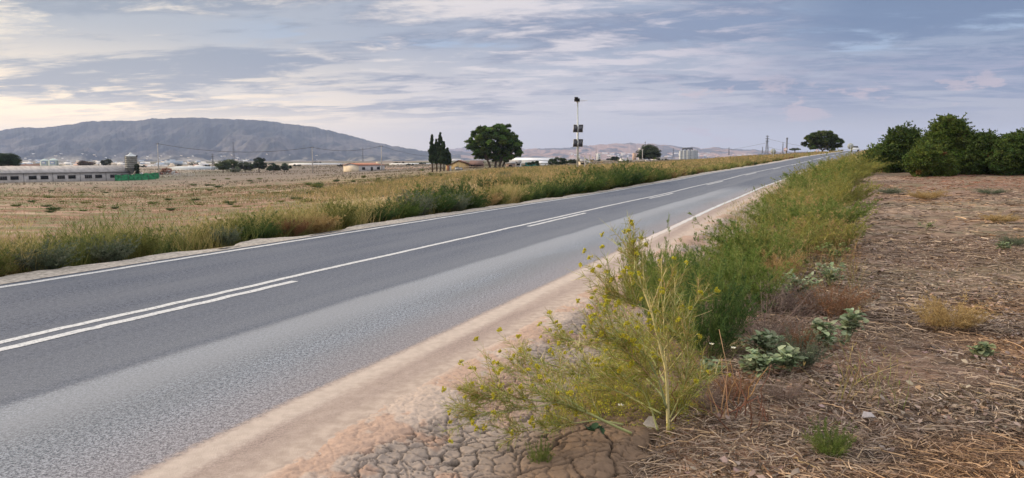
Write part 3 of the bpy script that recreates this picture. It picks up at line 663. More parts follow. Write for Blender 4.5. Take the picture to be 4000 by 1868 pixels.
# cypresses
def rdirs_(n): return nrm(rng.normal(size=(n,3)))
def cypress(px,yb,yt,w,label,Y,lo=.18):
    P=atY(px,yb,Y);s=scalepx(1,Y);H=(yb-yt)*s;t=empty('cypress',P,0,label,'tree')
    nc=95;zz=rng.uniform(0,1,nc);prof=np.interp(zz,[0,.08,.3,.6,.85,1],[.35,.8,.95,.72,.38,.03])*w*s/2*rng.uniform(.55,1.15,nc);a=rng.uniform(0,6.28,nc)
    rr=prof*rng.uniform(.2,1,nc)**.5;cs=np.c_[rr*np.cos(a),rr*np.sin(a),H*(lo+(1-lo)*zz)]
    m=MB()
    for c_,q in zip(cs,zz):
        n=75;d=rdirs_(n);r=w*s*.17*(1.1-.75*q);P_=c_+d*r*(rng.random(n)**.4)[:,None]*np.array([1,1,1.7]);m.leaves(P_,d*.5+np.array([0,0,1.]),.5*rng.uniform(.6,1.2,n),.18,vary(vary(DARKT,1,.4),n,.3))
    m.build('crown',LEAF,t)
    MB().tube([(0,0,-1),(0,0,H*.5),(0,0,H*.97)],np.array([.24,.15,.03]),7).build('trunk',BARK,t)
CY=205
cypress(1689,664,533,27,'dark columnar cypress, leftmost of the clump by the yellow barn',CY)
cypress(1706,658,548,24,'short thin cypress between its two taller neighbours in the clump',CY+5)
cypress(1721,660,524,28,'tallest pointed cypress of the clump by the yellow barn',CY+2)
cypress(1734,659,560,30,'bushy cypress leaning right of the tallest one in the clump',CY-2,.22)
cypress(1748,658,584,32,'low ragged cypress, rightmost of the clump by the yellow barn',CY+6,.25)
# clump on the left-centre plain
ellt=lambda a,b,ry=None:[(0,b*.55,a,b*.45),(-a*.5,b*.45,a*.5,b*.33),(a*.5,b*.42,a*.5,b*.35)]
def rt(px,yb,w,h,label,cols=OLV,n=60,np_=150,name='round_tree',leaf=None,Y=None,tr=3,group=None):
    P=hit(px,yb) if Y is None else atY(px,yb,Y)
    return tree(name,label,'tree',px,yb,None,ellt(w/2,h),h,n,np_,leaf or scalepx(3.2,P[1]),cols,tr,P=P,crad=.28,group=group)
rt(872,676,76,52,'olive green tree with pale leaves, leftmost of the field clump')
rt(908,674,66,52,'wide grey-green tree second from left in the field clump')
rt(958,674,76,44,'low spreading bushy tree in the middle of the field clump',HAZYG)
rt(1012,674,64,60,'tallest dark round-headed tree in the field clump, with a bare trunk',[(.02,.04,.02),(.03,.055,.022)],80,170,tr=5)
rt(1070,674,62,32,'low dark dense bush at the right end of the field clump',DARKT)
rt(1112,672,34,36,'pale grey-green round bush right of the field clump',[(.11,.14,.09),(.12,.15,.10)])
rt(1133,660,14,12,'tiny dark bush standing alone right of the field clump',DARKT,20)
rt(918,678,52,28,'silvery low bush in front of the field clump',[(.14,.16,.11)],30)
rt(30,668,118,72,'dense dark tree behind the left end of the long shed',DARKT,130,260,name='dense_tree',Y=PR[1]*1.05)
rt(333,652,80,24,'brownish hazy tree group behind the shed roof',[(.12,.09,.08),(.14,.11,.09)],40,Y=520)
rt(415,652,62,30,'dark hazy bush behind the shed roof left of the hopper silo',[(.06,.075,.055)],40,Y=480)
rt(2535,641,102,78,'leafy grey-green tree in front of the pale concrete towers',[(.04,.06,.03),(.05,.075,.035),(.07,.09,.05)],130,220,name='eucalyptus_tree',Y=330,tr=6)
rt(2400,632,42,20,'small round dark bush left of the concrete towers',HAZYG,40,Y=420)
rt(2180,652,90,36,'dark hedge-like tree beside the teal netting',DARKT,60,160,Y=230)
rt(2085,655,60,26,'dark low tree under the right side of the large pine',DARKT,50,Y=222)
rt(2245,642,70,18,'low dark shrubbery right of the teal netting behind the solar mast',HAZYG,40,Y=260)
rt(3105,590,50,10,'thin low scrub beside the small road signs',OLV,20,60,Y=260)
rt(1455,655,60,14,'dark low trees far behind the red-roofed house',DARKT,30,Y=900)
i_=0
for px,yb,w,h in ((700,650,30,7),(760,646,44,7),(812,652,26,8),(1160,650,34,7),(1235,640,60,6),(1330,652,30,8),(1385,646,70,8),(1560,640,50,6),(1600,648,36,7),(1650,642,40,6),(560,655,30,8),(980,642,50,6),(1060,645,40,7),(240,655,34,7),(2320,632,60,8),(2380,626,40,6),(2450,634,40,7),(2590,628,60,7)):
    i_+=1;rt(px,yb,w,h,ORD[i_-1]+' in order of planting' if False else f'hazy dark belt of trees on the far plain, {ORD[sorted([700,760,812,1160,1235,1330,1385,1560,1600,1650,560,980,1060,240,2320,2380,2450,2590]).index(px)]} from the left',[(.035,.048,.032)],10,60,name='tree_belt',tr=1,group='hazy tree belts on the far plain')
# ------------------------------------------------------------------ yellow barn and yard
BY=225
A=atY(1742,662,BY);B=atY(1832,661,BY-8);B[2]=A[2]
s=scalepx(1,BY)
barn=empty('yellow_barn',A,0,'pale yellow gabled barn with a brown roof between cypresses and the large pine','barn')
Wf=90*s
m=MB();prof=[(0,-1),(Wf,-1),(Wf,17*s),(48*s,33*s),(22*s,20*s),(0,17*s)]
k=len(prof);v=[(x,y,z) for y in(0,14) for x,z in prof];m.raw(v,[(i+k,(i+1)%k+k,(i+1)%k,i) for i in range(k)],[(0,i,i+1) for i in range(1,k-1)]+[(k,k+i+1,k+i) for i in range(1,k-1)]);m.build('wall',YELW,barn)
m=MB()
for (xa,za),(xb,zb) in(((22*s,20.5*s),(48*s,33.7*s)),((48*s,33.7*s),(Wf+1,16.5*s)),((-.5,17*s),(22*s,20.5*s))):
    vv=[(x,y,z+d_) for y in(-.3,14.3) for x,z in((xa,za),(xb,zb)) for d_ in(.03,.2)];m.raw(vv,[(0,1,3,2),(4,6,7,5),(0,4,5,1),(2,3,7,6),(1,5,7,3),(0,2,6,4)])
m.build('roof',BROWNR,barn)
opening(barn,38*s,50*s,6*s,10*s);MB().box((47.4*s,-.06,8*s),(48.4*s,-.003,30*s)).build('downpipe',GALV,barn)
A2=atY(1833,662,BY);ann=empty('open_barn_wing',A2,0,'open-fronted brown roofed barn wing right of the yellow gable','barn')
m=MB();m.box((0,8,-1),(50*s,8.3,22*s));m.box((50*s,0,-1),(50*s+.3,8.3,22*s));m.build('wall',BROWNR,ann)
vv=[(x,y,z) for x in(-.2,52*s) for (y,z) in((-.4,17*s),(9,32*s)) for z in(z,z+.2)]
MB().raw(vv,[(0,1,3,2),(4,6,7,5),(0,4,5,1),(2,3,7,6),(1,5,7,3),(0,2,6,4)]).build('roof',BROWNR,ann)
for i in range(5): MB().box((i*12*s,-.1,-1),(i*12*s+.2,.1,17*s)).build('post',WOOD,ann)
# pergola frame
pg=empty('timber_frame',atY(1815,668,BY-25),0,'rusty open timber rack frame in front of the yellow barn','frame')
s2=scalepx(1,BY-25)
for i in range(9):
    MB().tube([(i*9*s2,0,-1),(i*9*s2,0,15*s2)],.07,5).build('post',WOOD,pg)
m=MB();m.tube([(-3*s2,0,15*s2),(76*s2,0,16.5*s2)],.11,5);m.tube([(-3*s2,3,15*s2),(76*s2,3,16.5*s2)],.11,5);m.build('rail',WOOD,pg)
m=MB();m.box((12*s2,-.3,0),(46*s2,.6,5*s2));m.build('beam_stack',TARP,pg)
for i,(px,hh,lb) in enumerate(((1752,22,'tall rusty gate post left of the white containers'),(1758,20,'shorter pale gate post beside the rusty one'))):
    o=MB().box((-.35,-.3,-1),(.35,.3,hh*s2)).box((-.4,-.35,hh*s2),(.4,.35,hh*s2+.08)).build('gate_post',BRICK if i==0 else CONC,loc=atY(px,669,BY-25));tag(o,lb,'post')
def tank(px,py,Y,w,h,label,mt):
    P=atY(px,py,Y);s=scalepx(1,Y);t=empty('water_tank',P,0,label,'container')
    m=MB();m.box((-w/2*s,0,.12),(w/2*s,w*s*.8,h*s));m.build('body',mt,t)
    f=MB()
    for x in np.linspace(-w/2*s,w/2*s,4): f.tube([(x,-.06,0),(x,-.06,h*s+.05)],.035,4)
    for z in(.15,h*s*.5,h*s): f.tube([(-w/2*s,-.06,z),(w/2*s,-.06,z)],.035,4)
    f.build('cage',DSTEEL,t)
tank(1784,668,BY-28,14,14,'white caged water tank in the yard, left one of two',WPAINT)
tank(1800,668,BY-28,13,13,'white caged water tank in the yard, right one of two',WPAINT)
# yard sheds right of pine
def shedbox(name,label,x0,x1,yb,h,Y,wm,rm,dep=5,rh=.5,skew=.0,win=0,cat='shed',mono=True):
    A=atY(x0,yb,Y);B=atY(x1,yb,Y*(1+skew));B[2]=A[2]
    t,L=gable(name,label,cat,A,B,dep,scalepx(h,Y),rh,wm,rm,monopitch=mono,ov=.2)
    for i in range(win):
        x=L*(i+.6)/(win+.2);hh=scalepx(h,Y);opening(t,x-.5,x+.5,hh*.4,hh*.75)
    return t
shedbox('yard_shed','pinkish rusty yard shed below the right side of the large pine',1976,2012,660,20,215,mat('pink_render',(.42,.30,.24),.9,nscale=2,namt=.3),ROOFG,win=1)
shedbox('yard_hut','small white hut with a dark window beside the pinkish shed',2014,2036,654,20,220,WPAINT,ROOFG,win=1)
shedbox('long_greenhouse','wide low white-roofed greenhouse behind the yard right of the large pine',1985,2185,634,6,330,GLASSH,GLASSH,dep=24,rh=1.2,cat='greenhouse')
shedbox('farm_store','low white store with a long roof right of the pine yard',2090,2140,648,10,250,WPAINT,GLASSH,dep=8)
shedbox('garden_hut','small cream roofed hut right of the solar mast',2264,2290,650,18,180,CREAM,ROOFG,win=1)
shedbox('field_hut','low grey shed behind the fence posts right of the solar mast',2288,2308,652,14,185,CONC,ROOFG)
shedbox('pump_hut','tiny pale pump hut below the leafy tree by the concrete towers',2524,2542,636,9,280,GREYW,CONC,dep=3,rh=.1)
shedbox('pale_warehouse','low pale warehouse right of the leafy tree by the towers',2560,2600,626,9,600,GREYW,GREYW,dep=20)
shedbox('warehouse','low white warehouse left of the leafy tree',2426,2450,628,6,600,WPAINT,GREYW,dep=12)
netfence([(2040,656),(2080,656),(2108,656)],'netting_fence','teal netting fence in the yard right of the white hut',[10,14,12],TEALN,215)
netfence([(2052,646),(2090,646)],'netting_fence','upper teal netting screen under the white roof',[12,12],TEALN,235)
# posts in the weeds
for i,(px,yt) in enumerate(((2303,628),(2284,640))):
    o=MB().box((-.08,-.08,-1),(.08,.08,2.3)).box((-.1,-.1,2.3),(.1,.1,2.36)).build('fence_post',CONC,loc=atY(px,664,120));tag(o,('taller' if i==0 else 'shorter')+' grey concrete fence post right of the solar mast','post')
# ------------------------------------------------------------------ concrete towers and grain silos
def tower(px,yb,yt,w,Y,label,mt):
    P=atY(px,yb,Y);s=scalepx(1,Y);t=empty('grain_tower',P,math.radians(18),label,'tower')
    W=w*s;H=(yb-yt)*s;MB().box((-W*.5,-W*.3,-3),(W*.5,W*.3,H)).box((-W*.3,-W*.2,H),(W*.2,W*.2,H*1.04)).build('body',mt,t)
    m=MB();m.box((-W*.45,-W*.3-.15,H*.93),(W*.45,-W*.3-.01,H*.96));m.build('ledge',CONC,t)
    for i in range(3): MB().box((-.6+W*.15,-W*.3-.12,H*(.2+.25*i)),(.6+W*.15,-W*.3-.01,H*(.26+.25*i))).build('window',DARK,t)
tower(2478,626,599,13,800,'shorter pinkish concrete tower left of the leafy tree',mat('pink_concrete',(.52,.36,.27),.9,nscale=.3,namt=.1))
tower(2502,626,580,15,820,'taller pale concrete tower behind the leafy tree',mat('pale_concrete',(.56,.53,.48),.9,nscale=.3,namt=.1))
tower(2338,628,600,14,700,'isolated white concrete block right of the solar mast',mat('white_concrete',(.55,.56,.56),.9,nscale=.3,namt=.1))
def silos():
    Y=1150;s=scalepx(1,Y);P=atY(2688,620,Y);t=empty('silo_battery',P,0,'battery of large galvanised grain silos under a ridged conveyor roof','silos')
    for i,(dx_,dy_,r) in enumerate(((-28,0,8),(-16,-4,9),(-2,-8,10),(14,-6,11),(28,0,9))):
        R=r*s;H=(28+.3*i)*s;prof=[]
        for k_ in range(10):
            z=H*k_/9;prof+=[(R,z),(R*1.015,z+.3),(R,z+.6)]
        prof=[(R,-3)]+prof+[(R*1.04,H+.6),(R*.15,H+4.5*s),(0,H+4.6*s)]
        MB().lathe(prof,26,(dx_*s,dy_*s,0)).build('silo_bin',GALV,t,smooth=False)
    m=MB()
    def prism(x0,x1,z0,z1,za,y0,y1):
        v=[(x,y,z) for x in(x0,x1) for (y,z) in((y0,z0),(y1,z0),(y1,z1),((y0+y1)/2,za),(y0,z1))]
        m.raw(v,[(i,(i+1)%5,(i+1)%5+5,i+5) for i in range(5)],[(0,2,1),(0,3,2),(0,4,3),(5,6,7),(5,7,8),(5,8,9)])
    prism(-24*s,16*s,36*s,40*s,43*s,-6*s,2*s);m.build('conveyor_house',DSTEEL,t)
    m=MB()
    for x in(-22,-8,6,15): m.box((x*s-.5,-5*s,27*s),(x*s+.5,-4*s,37*s));m.box((x*s-.5,0,27*s),(x*s+.5,s,37*s))
    m.box((-36*s,-5*s,29*s),(-20*s,-4*s,30.2*s));m.build('conveyor_frame',DSTEEL,t)
    MB().tube([(36*s,0,-2),(36*s,0,30*s)],1.1,6).build('elevator_leg',GALV,t)
silos()
# ------------------------------------------------------------------ distant town
def small_house_mesh(wm,kind):
    m=MB()
    if kind==0:
        prof=[(0,-1),(1,-1),(1,1),(.5,1.35),(0,1)]
    else: prof=[(0,-1),(1,-1),(1,1.0),(.7,1.0),(.7,1.18),(.25,1.18),(.25,1.0),(0,1.0)]
    k=len(prof);v=[(x,y,z) for x in(-.5,.5) for y,z in prof]
    m.raw(v,[(i,(i+1)%k,(i+1)%k+k,i+k) for i in range(k)],[(0,i+1,i) for i in range(1,k-1)]+[(k,k+i,k+i+1) for i in range(1,k-1)])
    for x in(-.35,-.1,.15): m.box((x,-.012,.3),(x+.12,-.002,.75),)
    return m
tw=[mat('town_white',(.72,.70,.67),.8),mat('town_grey',(.40,.40,.42),.8),mat('town_cream',(.68,.58,.46),.8),mat('town_pink',(.58,.38,.30),.8),mat('town_blue',(.36,.42,.50),.8)]
protos={}
def town(px,py,w,h,ci,ki,label,group):
    P=hit(px,py);s=scalepx(1,P[1]);key=(ci,ki)
    if key in protos: o=protos[key].copy();COL.objects.link(o)
    else: o=small_house_mesh(tw[ci],ki).build('distant_building',tw[ci]);protos[key]=o
    o.location=P;o.scale=(w*s,w*s*.6,h*s);o.rotation_euler=(0,0,rng.uniform(-.25,.25));tag(o,label,'building',group)
adj=['white','grey','cream','pinkish','blue-grey'];TW=[]
for i in range(150):
    px=rng.uniform(60,1010);py=rng.choice([rng.uniform(640,652),rng.uniform(628,642)],p=[.55,.45]);w=rng.uniform(8,34)*(1 if py>640 else .6);h=rng.uniform(2.5,6.5)*(1 if py>640 else .75);ci=rng.choice([0,1,2,4,3],p=[.42,.24,.14,.14,.06])
    TW.append((px,py,w,h,ci,rng.integers(0,2),('narrow' if w<12 else 'wide' if w>20 else 'mid-sized')+f' {adj[ci]} building','in the industrial town below the mountain','buildings of the town below the mountain'))
for i in range(45):
    px=rng.uniform(40,1240);py=rng.uniform(600,628);ci=rng.choice([0,2,1],p=[.5,.3,.2])
    TW.append((px,py,rng.uniform(4,12),rng.uniform(1.5,3),ci,0,f'tiny {adj[ci]} farmhouse','on the lower mountain slope','farmhouses on the mountain slope'))
for i in range(85):
    px=rng.choice([rng.uniform(2230,2480),rng.uniform(2600,2960)],p=[.35,.65]);py=rng.uniform(600,614);ci=rng.choice([0,2,3],p=[.35,.3,.35]);w=rng.uniform(6,17)
    TW.append((px,py,w,rng.uniform(2,4),ci,rng.integers(0,2),('small' if w<11 else 'larger')+f' {adj[ci]} building','in the far village below the low hills','buildings of the far village'))
TW.sort(key=lambda q:q[0]);seenT={}
for (px,py,w,h,ci,ki,nm,wh_,gr) in TW:
    k_=nm+wh_;seenT[k_]=seenT.get(k_,0)+1
    town(px,py,w,h,ci,ki,f'{ORD[seenT[k_]-1]} {nm} from the left {wh_}',gr)
def ghouse(px0,px1,py,h,label,mt=GLASSH):
    A=hit(px0,py);B=atY(px1,py,A[1]);B[2]=A[2];gable('greenhouse',label,'greenhouse',A,B,A[1]*.05,scalepx(h,A[1]),scalepx(h,A[1])*.5,mt,mt,ov=.1,thick=.3)
ghouse(1128,1310,645,4,'long white plastic greenhouse strip right of the field clump of trees')
ghouse(660,860,664,7,'long pale-roofed open shed behind the rubble yard',mat('pale_metal',(.45,.49,.52),.6,nscale=.1,namt=.1))
ghouse(1520,1690,645,3,'thin white greenhouse strip behind the earth heaps')
ghouse(1750,1800,628,3,'short bright greenhouse strip behind the yellow barn')
def factory(px0,px1,py,h,label,mt):
    A=hit(px0,py);s=scalepx(1,A[1]);t=empty('factory',A,0,label,'factory');W=(px1-px0)*s;H=h*s
    MB().box((0,0,-2),(W,W*.4,H)).box((W*.1,W*.1,H),(W*.3,W*.3,H*1.18)).build('wall',mt,t)
    for k in range(6): MB().box((W*(.06+.155*k),-.6,H*.35),(W*(.06+.155*k+.08),-.1,H*.6)).build('window',tw[1],t)
factory(640,705,643,13,'large pale blue-grey factory block behind the first utility pole',tw[4])
factory(458,505,648,11,'white factory block just left of the hopper silo',tw[0])
factory(560,640,650,6,'low wide blue-white factory hall right of the hopper silo',tw[0])
tank(548,690,PR[1]*1.02,11,15,'small white cage tank beside the hopper silo',WPAINT)
# brick rubble and wire fence behind the netting
def rubble():
    P=hit(655,683);m=MB();n=260
    x=rng.uniform(-1,1,n)*scalepx(38,P[1]);y=rng.uniform(-3,3,n);z=(1-np.abs(x)/scalepx(40,P[1]))*rng.uniform(0,1,n)*3.2
    for i in range(n):
        a=rng.uniform(.3,1.0,3);m.box((x[i]-a[0],y[i]-a[1]*.5,z[i]-a[2]*.6),(x[i]+a[0],y[i]+a[1]*.5,z[i]+a[2]*.3),col=vary([(.25,.12,.08),(.30,.22,.17),(.45,.42,.40)],1)[0],rz=rng.uniform(0,3))
    tag(m.build('brick_rubble',vcmat('rubble',.95),loc=P),'heap of broken red bricks and rubble right of the first utility pole','rubble heap')
    Pf=hit(640,692);t=empty('wire_fence',Pf,0,'low wire fence with thin posts in front of the rubble yard','fence')
    s=scalepx(1,Pf[1])
    for k in range(12): MB().tube([(k*11*s,0,-.5),(k*11*s,0,1.6)],.06,5).build('post',CONC,t)
    m=MB()
    for z in(.1,.6,1.1,1.55): m.tube([(0,0,z),(11*11*s,0,z)],.03,4)
    m.box((0,.05,-.3),(122*s,.12,.15));m.build('wire',GALV,t)
rubble()
# ------------------------------------------------------------------ pylons, masts, signs, car
def pylon(px,yb,yt,Y,label,arms=3,w=.16,armw=.22,r=.16):
    P=atY(px,yb,Y);s=scalepx(1,Y);H=(yb-yt)*s;t=empty('electricity_pylon',P,rng.uniform(-.3,.3),label,'pylon')
    m=MB();W=H*w/2
    def at(z,sx,sy):
        k=W*(1-.85*min(1,z/(H*.8)))if z<H*.8 else W*.15*(1-(z-H*.8)/(H*.2)*.7);return (sx*k,sy*k,z)
    zs=np.linspace(0,H,9)
    for sx,sy in((1,1),(1,-1),(-1,1),(-1,-1)): m.tube([at(z,sx,sy) for z in zs],r,4)
    for i in range(8):
        for (a,b) in(((1,1),(1,-1)),((1,-1),(-1,-1)),((-1,-1),(-1,1)),((-1,1),(1,1))):
            m.tube([at(zs[i],*a),at(zs[i+1],*b)],r*.6,3)
    m.build('lattice_mast',PSTEEL,t)
    for k in range(arms):
        z=H*(.95-.13*k);a=H*armw/2*(1 if k!=0 else .8);q=MB();q.tube([(-a,0,z),(0,0,z+H*.02),(a,0,z)],r,4);q.tube([(-a,0,z),(0,0,z-H*.02),(a,0,z)],r*.7,4);q.build('crossarm',PSTEEL,t)
    return P+np.array([0,0,H])
y1_=pylon(2995,602,530,900,'tallest lattice pylon on the plain left of the roadside signs',r=.28)
pylon(2847,606,577,1400,'lattice pylon right of the grain silos',2,r=.3)
pylon(2978,600,574,1500,'small far lattice pylon just left of the tallest pylon',2,r=.28)
pylon(3057,600,557,1000,'slender lattice pylon between the tall mast and the tallest pylon',3,.1,.16,r=.2)
pylon(2519,640,553,650,'thin lattice mast rising behind the leafy tree',1,.05,.06,r=.16)
pylon(2630,620,580,1300,'hazy lattice pylon left of the grain silos',2,r=.25)
pylon(2328,622,572,1100,'thin mast above the isolated white block',1,.05,.05,r=.12)
pylon(833,668,600,420,'leaning lattice pylon behind the pale-roofed open shed',2,.14,.2,r=.09)
pylon(914,640,541,1500,'very faint tall pylon in front of the mountain, right of centre',2,.08,.1,r=.22)
pylon(1418,648,578,1200,'faint thin pylon behind the red-roofed house',2,.08,.1,r=.18)
o=MB().tube([(0,0,-2),(0,0,scalepx(62,420))],.42,6).tube([(0,0,scalepx(58,420)),(0,0,scalepx(64,420))],.5,6).build('concrete_mast',PSTEEL,loc=atY(3072,603,420));tag(o,'dark square mast directly behind the second road sign','mast')
o=MB().tube([(0,0,-2),(0,0,scalepx(50,310))],.16,6).box((-.5,-.06,scalepx(49,310)),(.5,.06,scalepx(50,310))).build('utility_pole',CONC,loc=atY(2509,634,310));tag(o,'thin pale pole directly in front of the leafy tree','utility pole')
A=y1_;cable(A-np.array([0,0,4.]),atY(3900,520,600),14,.11,'upper high-voltage cable crossing the sky above the rise')
cable(A-np.array([0,0,14.]),atY(3900,548,600),14,.11,'lower high-voltage cable crossing the sky above the rise')
cable(A-np.array([0,0,9.]),atY(2200,585,1600),20,.12,'high-voltage cable running left from the tallest pylon over the silos')
def rsign(px,yc,d,yb,Y,label,kind='back',tilt=0):
    P=atY(px,yb,Y);s=scalepx(1,Y);zc_=(yb-yc)*s;R=d*s/2;t=empty('road_sign',P,tilt,label,'road sign')
    MB().tube([(0,.0,-.6),(0,0,zc_+R*.9)],.045,6).build('post',GALV,t)
    n=28 if kind!='tri' else 3;an=np.linspace(0,2*math.pi,n,endpoint=False)+(math.pi/2)
    def disc(r,y0,y1):
        v=[(r*math.cos(a),y,zc_+r*math.sin(a)) for y in(y0,y1) for a in an];m=MB()
        return m.raw(v,[(i,(i+1)%n,(i+1)%n+n,i+n) for i in range(n)],[(0,i+1,i) for i in range(1,n-1)]+[(n,n+i,n+i+1) for i in range(1,n-1)])
    if kind=='front':
        disc(R,.06,.09).build('rim',RED,t);disc(R*.78,.045,.06).build('plate',SIGNW,t)
        m=MB();m.box((-R*.1,.036,zc_-R*.35),(R*.14,.045,zc_+R*.35));m.build('symbol',BLACK,t)
    else:
        disc(R,-.10,-.075).build('plate',SIGNB,t) if False else disc(R,.06,.085).build('plate',SIGNB,t)
        for k in(-1,1): MB().box((-R*.5,.045,zc_+k*R*.3-R*.05),(R*.5,.06,zc_+k*R*.3+R*.05)).build('bracket',GALV,t)
rsign(3020,592,21,617,125,'large round road sign seen from behind, nearest one left of the road')
rsign(3069,585,14,604,185,'small round road sign in front of the square mast','front')
rsign(3193,590,12,606,190,'small white round road sign below the roadside pine','front')
rsign(3321,572,24,612,105,'large round road sign seen from behind, right of the road beside the hedge')
def car():
    Y=185;P=atY(3342,592,Y);s=scalepx(1,Y);t=empty('car',P,math.radians(-20),'silver car coming over the crest of the road beside the hedge','car')
    W=.88
    sec=[(0,.35,.55,.80),(0.15,.30,.72,.86),(1.0,.28,.86,.88),(1.35,.28,1.0,.84),(1.9,.28,1.42,.68),(3.1,.28,1.46,.66),(3.9,.28,1.05,.82),(4.2,.35,.9,.8)]
    def body(zlim=None):
        m=MB();rows=[]
        for y,z0,z1,w in sec:
            rows.append([(-.86,y,z0),(-.88,y,min(z1,.8)),(-w,y,z1),(w,y,z1),(.88,y,min(z1,.8)),(.86,y,z0)])
        V=np.array(rows);n,k=V.shape[:2];q=[(i*k+j,i*k+j+1,(i+1)*k+j+1,(i+1)*k+j) for i in range(n-1) for j in range(k-1)]
        return m.raw(V.reshape(-1,3),q,[(0,j+1,j) for j in range(1,k-1)])
    body().build('body',CARP,t,smooth=False)
    MB().raw([(-.76,1.36,1.03),(.76,1.36,1.03),(.62,1.86,1.41),(-.62,1.86,1.41)],[(0,1,2,3)]).build('windscreen',BLACK,t)
    for x in(-.6,.6): MB().box((x-.17,-.03,.58),(x+.17,.02,.72)).build('headlight',SIGNW,t)
    for x in(-.8,.8):
        for y in(.8,3.3):
            an=np.linspace(0,2*math.pi,16,endpoint=False);v=[(x+d_,y+.31*math.cos(a),.31+.31*math.sin(a)) for d_ in(-.1,.1) for a in an]
            MB().raw(v,[(i,(i+1)%16,(i+1)%16+16,i+16) for i in range(16)],[(0,i,i+1) for i in range(1,15)]+[(16,16+i+1,16+i) for i in range(1,15)]).build('wheel',TYRE,t)
car()
# ------------------------------------------------------------------ solar camera mast
def mast():
    Y=85;P=atY(2256,652,Y);s=scalepx(1,Y);H=(652-402)*s
    t=empty('solar_mast',P,0,'tall steel mast with two pairs of solar panels and cameras on top','mast')
    MB().tube([(0,0,-1.5),(0,0,75*s),(-2.2*s,0,H)],np.array([.125,.12,.085]),12).build('pole',GALV,t,smooth=True)
    MB().box((4*s,-.18,22*s),(8*s,.12,46*s)).build('control_box',GALV,t)
    for zc_ in((652-560)*s,(652-504)*s):
        for sx in(-1,1):
            w=17*s;h=30*s;g=.05
            x0=-1.5*s+(g if sx>0 else -g-w);m=MB();tl=.28
            v=[(x0+(dxx*w)+(dzz*h*.12),-.22-tl*0+(dzz-.5)*.5,zc_+(dzz-.5)*h) for dzz in(0,1) for dxx in(0,1)]
            v=np.array(v);v2=v+np.array([0,.05,0]);vv=np.r_[v,v2]
            m.raw(vv,[(0,1,3,2),(4,6,7,5),(0,2,6,4),(1,5,7,3),(2,3,7,6),(0,4,5,1)]);p=m.build('solar_panel',PANEL,t)
            f=MB();c4=v-np.array([0,.012,0])
            for a,b in((0,1),(1,3),(3,2),(2,0)): f.tube([c4[a],c4[b]],.022,4)
            f.build('frame',ALU,p)
        MB().box((-18*s,-.12,zc_-.04),(16*s,-.06,zc_+.04)).build('bracket',GALV,t)
    top=np.array([-3*s,0,H])
    for (x,z,w,h,y) in((-6,13,13,7,-.2),(-6,5,15,7,-.2),(4,6,8,13,.15)):
        b=MB();b.box((x*s-w*s/2-2*s,y-.2,H+z*s-h*s/2),(x*s+w*s/2-2*s,y+.25,H+z*s+h*s/2));b.box((x*s-w*s/2-2.6*s,y-.26,H+z*s+h*s/2),(x*s+w*s/2-1.4*s,y+.3,H+z*s+h*s/2+.03));b.build('camera_housing',BLACK,t)
    MB().box((-9*s,-.1,H-.02),(7*s,.1,H+1.5*s)).build('mount_plate',ALU,t)
    a=MB();z=H+5*s;a.tube([(4*s,0,z),(36*s,0,z)],.02,5)
    for x,l in((14,5.5),(17,4),(21,3.2),(25,2.8),(29,2.4),(33,2.0)): a.tube([(x*s,0,z-l*s),(x*s,0,z+l*s)],.013,4)
    a.build('antenna',ALU,t)
mast()

# ------------------------------------------------------------------ weed bushes
def rdirs(n): return nrm(rng.normal(size=(n,3)))
def wispy(H,R,ns,nt_,nl,ll,lw,lcols,scol,up=.55,sw=.008,droop=.0,tall=.35):
    """stems fanning from one foot, fine side twigs, small leaves"""
    st=MB();fo=MB()
    a=rng.uniform(0,2*math.pi,ns);q=rng.random(ns)**.6
    tl=q*math.atan2(R,H)*1.25*(1.6-up)
    D=np.c_[np.cos(a)*np.sin(tl),np.sin(a)*np.sin(tl),np.cos(tl)]
    L=H*(1-.30*q)*rng.uniform(.62,1.05,ns)*(1+tall*(rng.random(ns)>.88))
    B=np.c_[np.cos(a),np.sin(a),a*0]*(rng.random(ns)*R*.25)[:,None]; B[:,2]=-.06
    bend=np.c_[np.cos(a)*.22,np.sin(a)*.22,-.06-droop*q]+rng.normal(size=(ns,3))*.10
    st.strands(B,D,L,sw,vary(scol,ns,.25),seg=4,bend=bend,taper=.7)
    def on(i,t): return B[i]+D[i]*(L[i]*t)[:,None]+bend[i]*(L[i]*t**2)[:,None], nrm(D[i]+2*bend[i]*t[:,None])
    n2=ns*nt_;i=rng.integers(0,ns,n2);t=rng.uniform(.18,1,n2)**.8
    P2,T2=on(i,t);D2=nrm(T2*.75+rdirs(n2)*.75+np.array([0,0,.18]));L2=H*.24*(1.15-t)*rng.uniform(.5,1.2,n2);b2=rng.normal(size=(n2,3))*.15+np.array([0,0,.12])
    fo.strands(P2,D2,L2,sw*.6,vary(lcols,n2,.25),seg=2,bend=b2,taper=.6)
    n3=n2*nl;j=rng.integers(0,n2,n3);s=rng.uniform(.1,1.05,n3)
    P3=P2[j]+D2[j]*(L2[j]*s)[:,None]+b2[j]*(L2[j]*s**2)[:,None]
    D3=D2[j]*.8+rdirs(n3)*.8+np.array([0,0,.2])
    ci=rng.integers(0,len(lcols),ns)[i[j]]; cc=np.asarray(lcols)[ci]*(1+rng.uniform(-.3,.3,(n3,1)))
    fo.leaves(P3,D3,ll*rng.uniform(.5,1.3,n3),lw*rng.uniform(.7,1.3,n3),np.clip(cc,.003,.9))
    return st,fo
def bushproto(name,cat,*a,**k):
    t=empty(name,(0,0,-50),0,'x',cat,'x');st,fo=wispy(*a,**k);st.build('stems',TWIG,t);fo.build('foliage',LEAF,t);return t
GREENC=[(.075,.125,.026),(.105,.160,.036),(.14,.185,.050)]
OLIVEC=[(.165,.175,.048),(.21,.205,.058),(.13,.155,.045)]
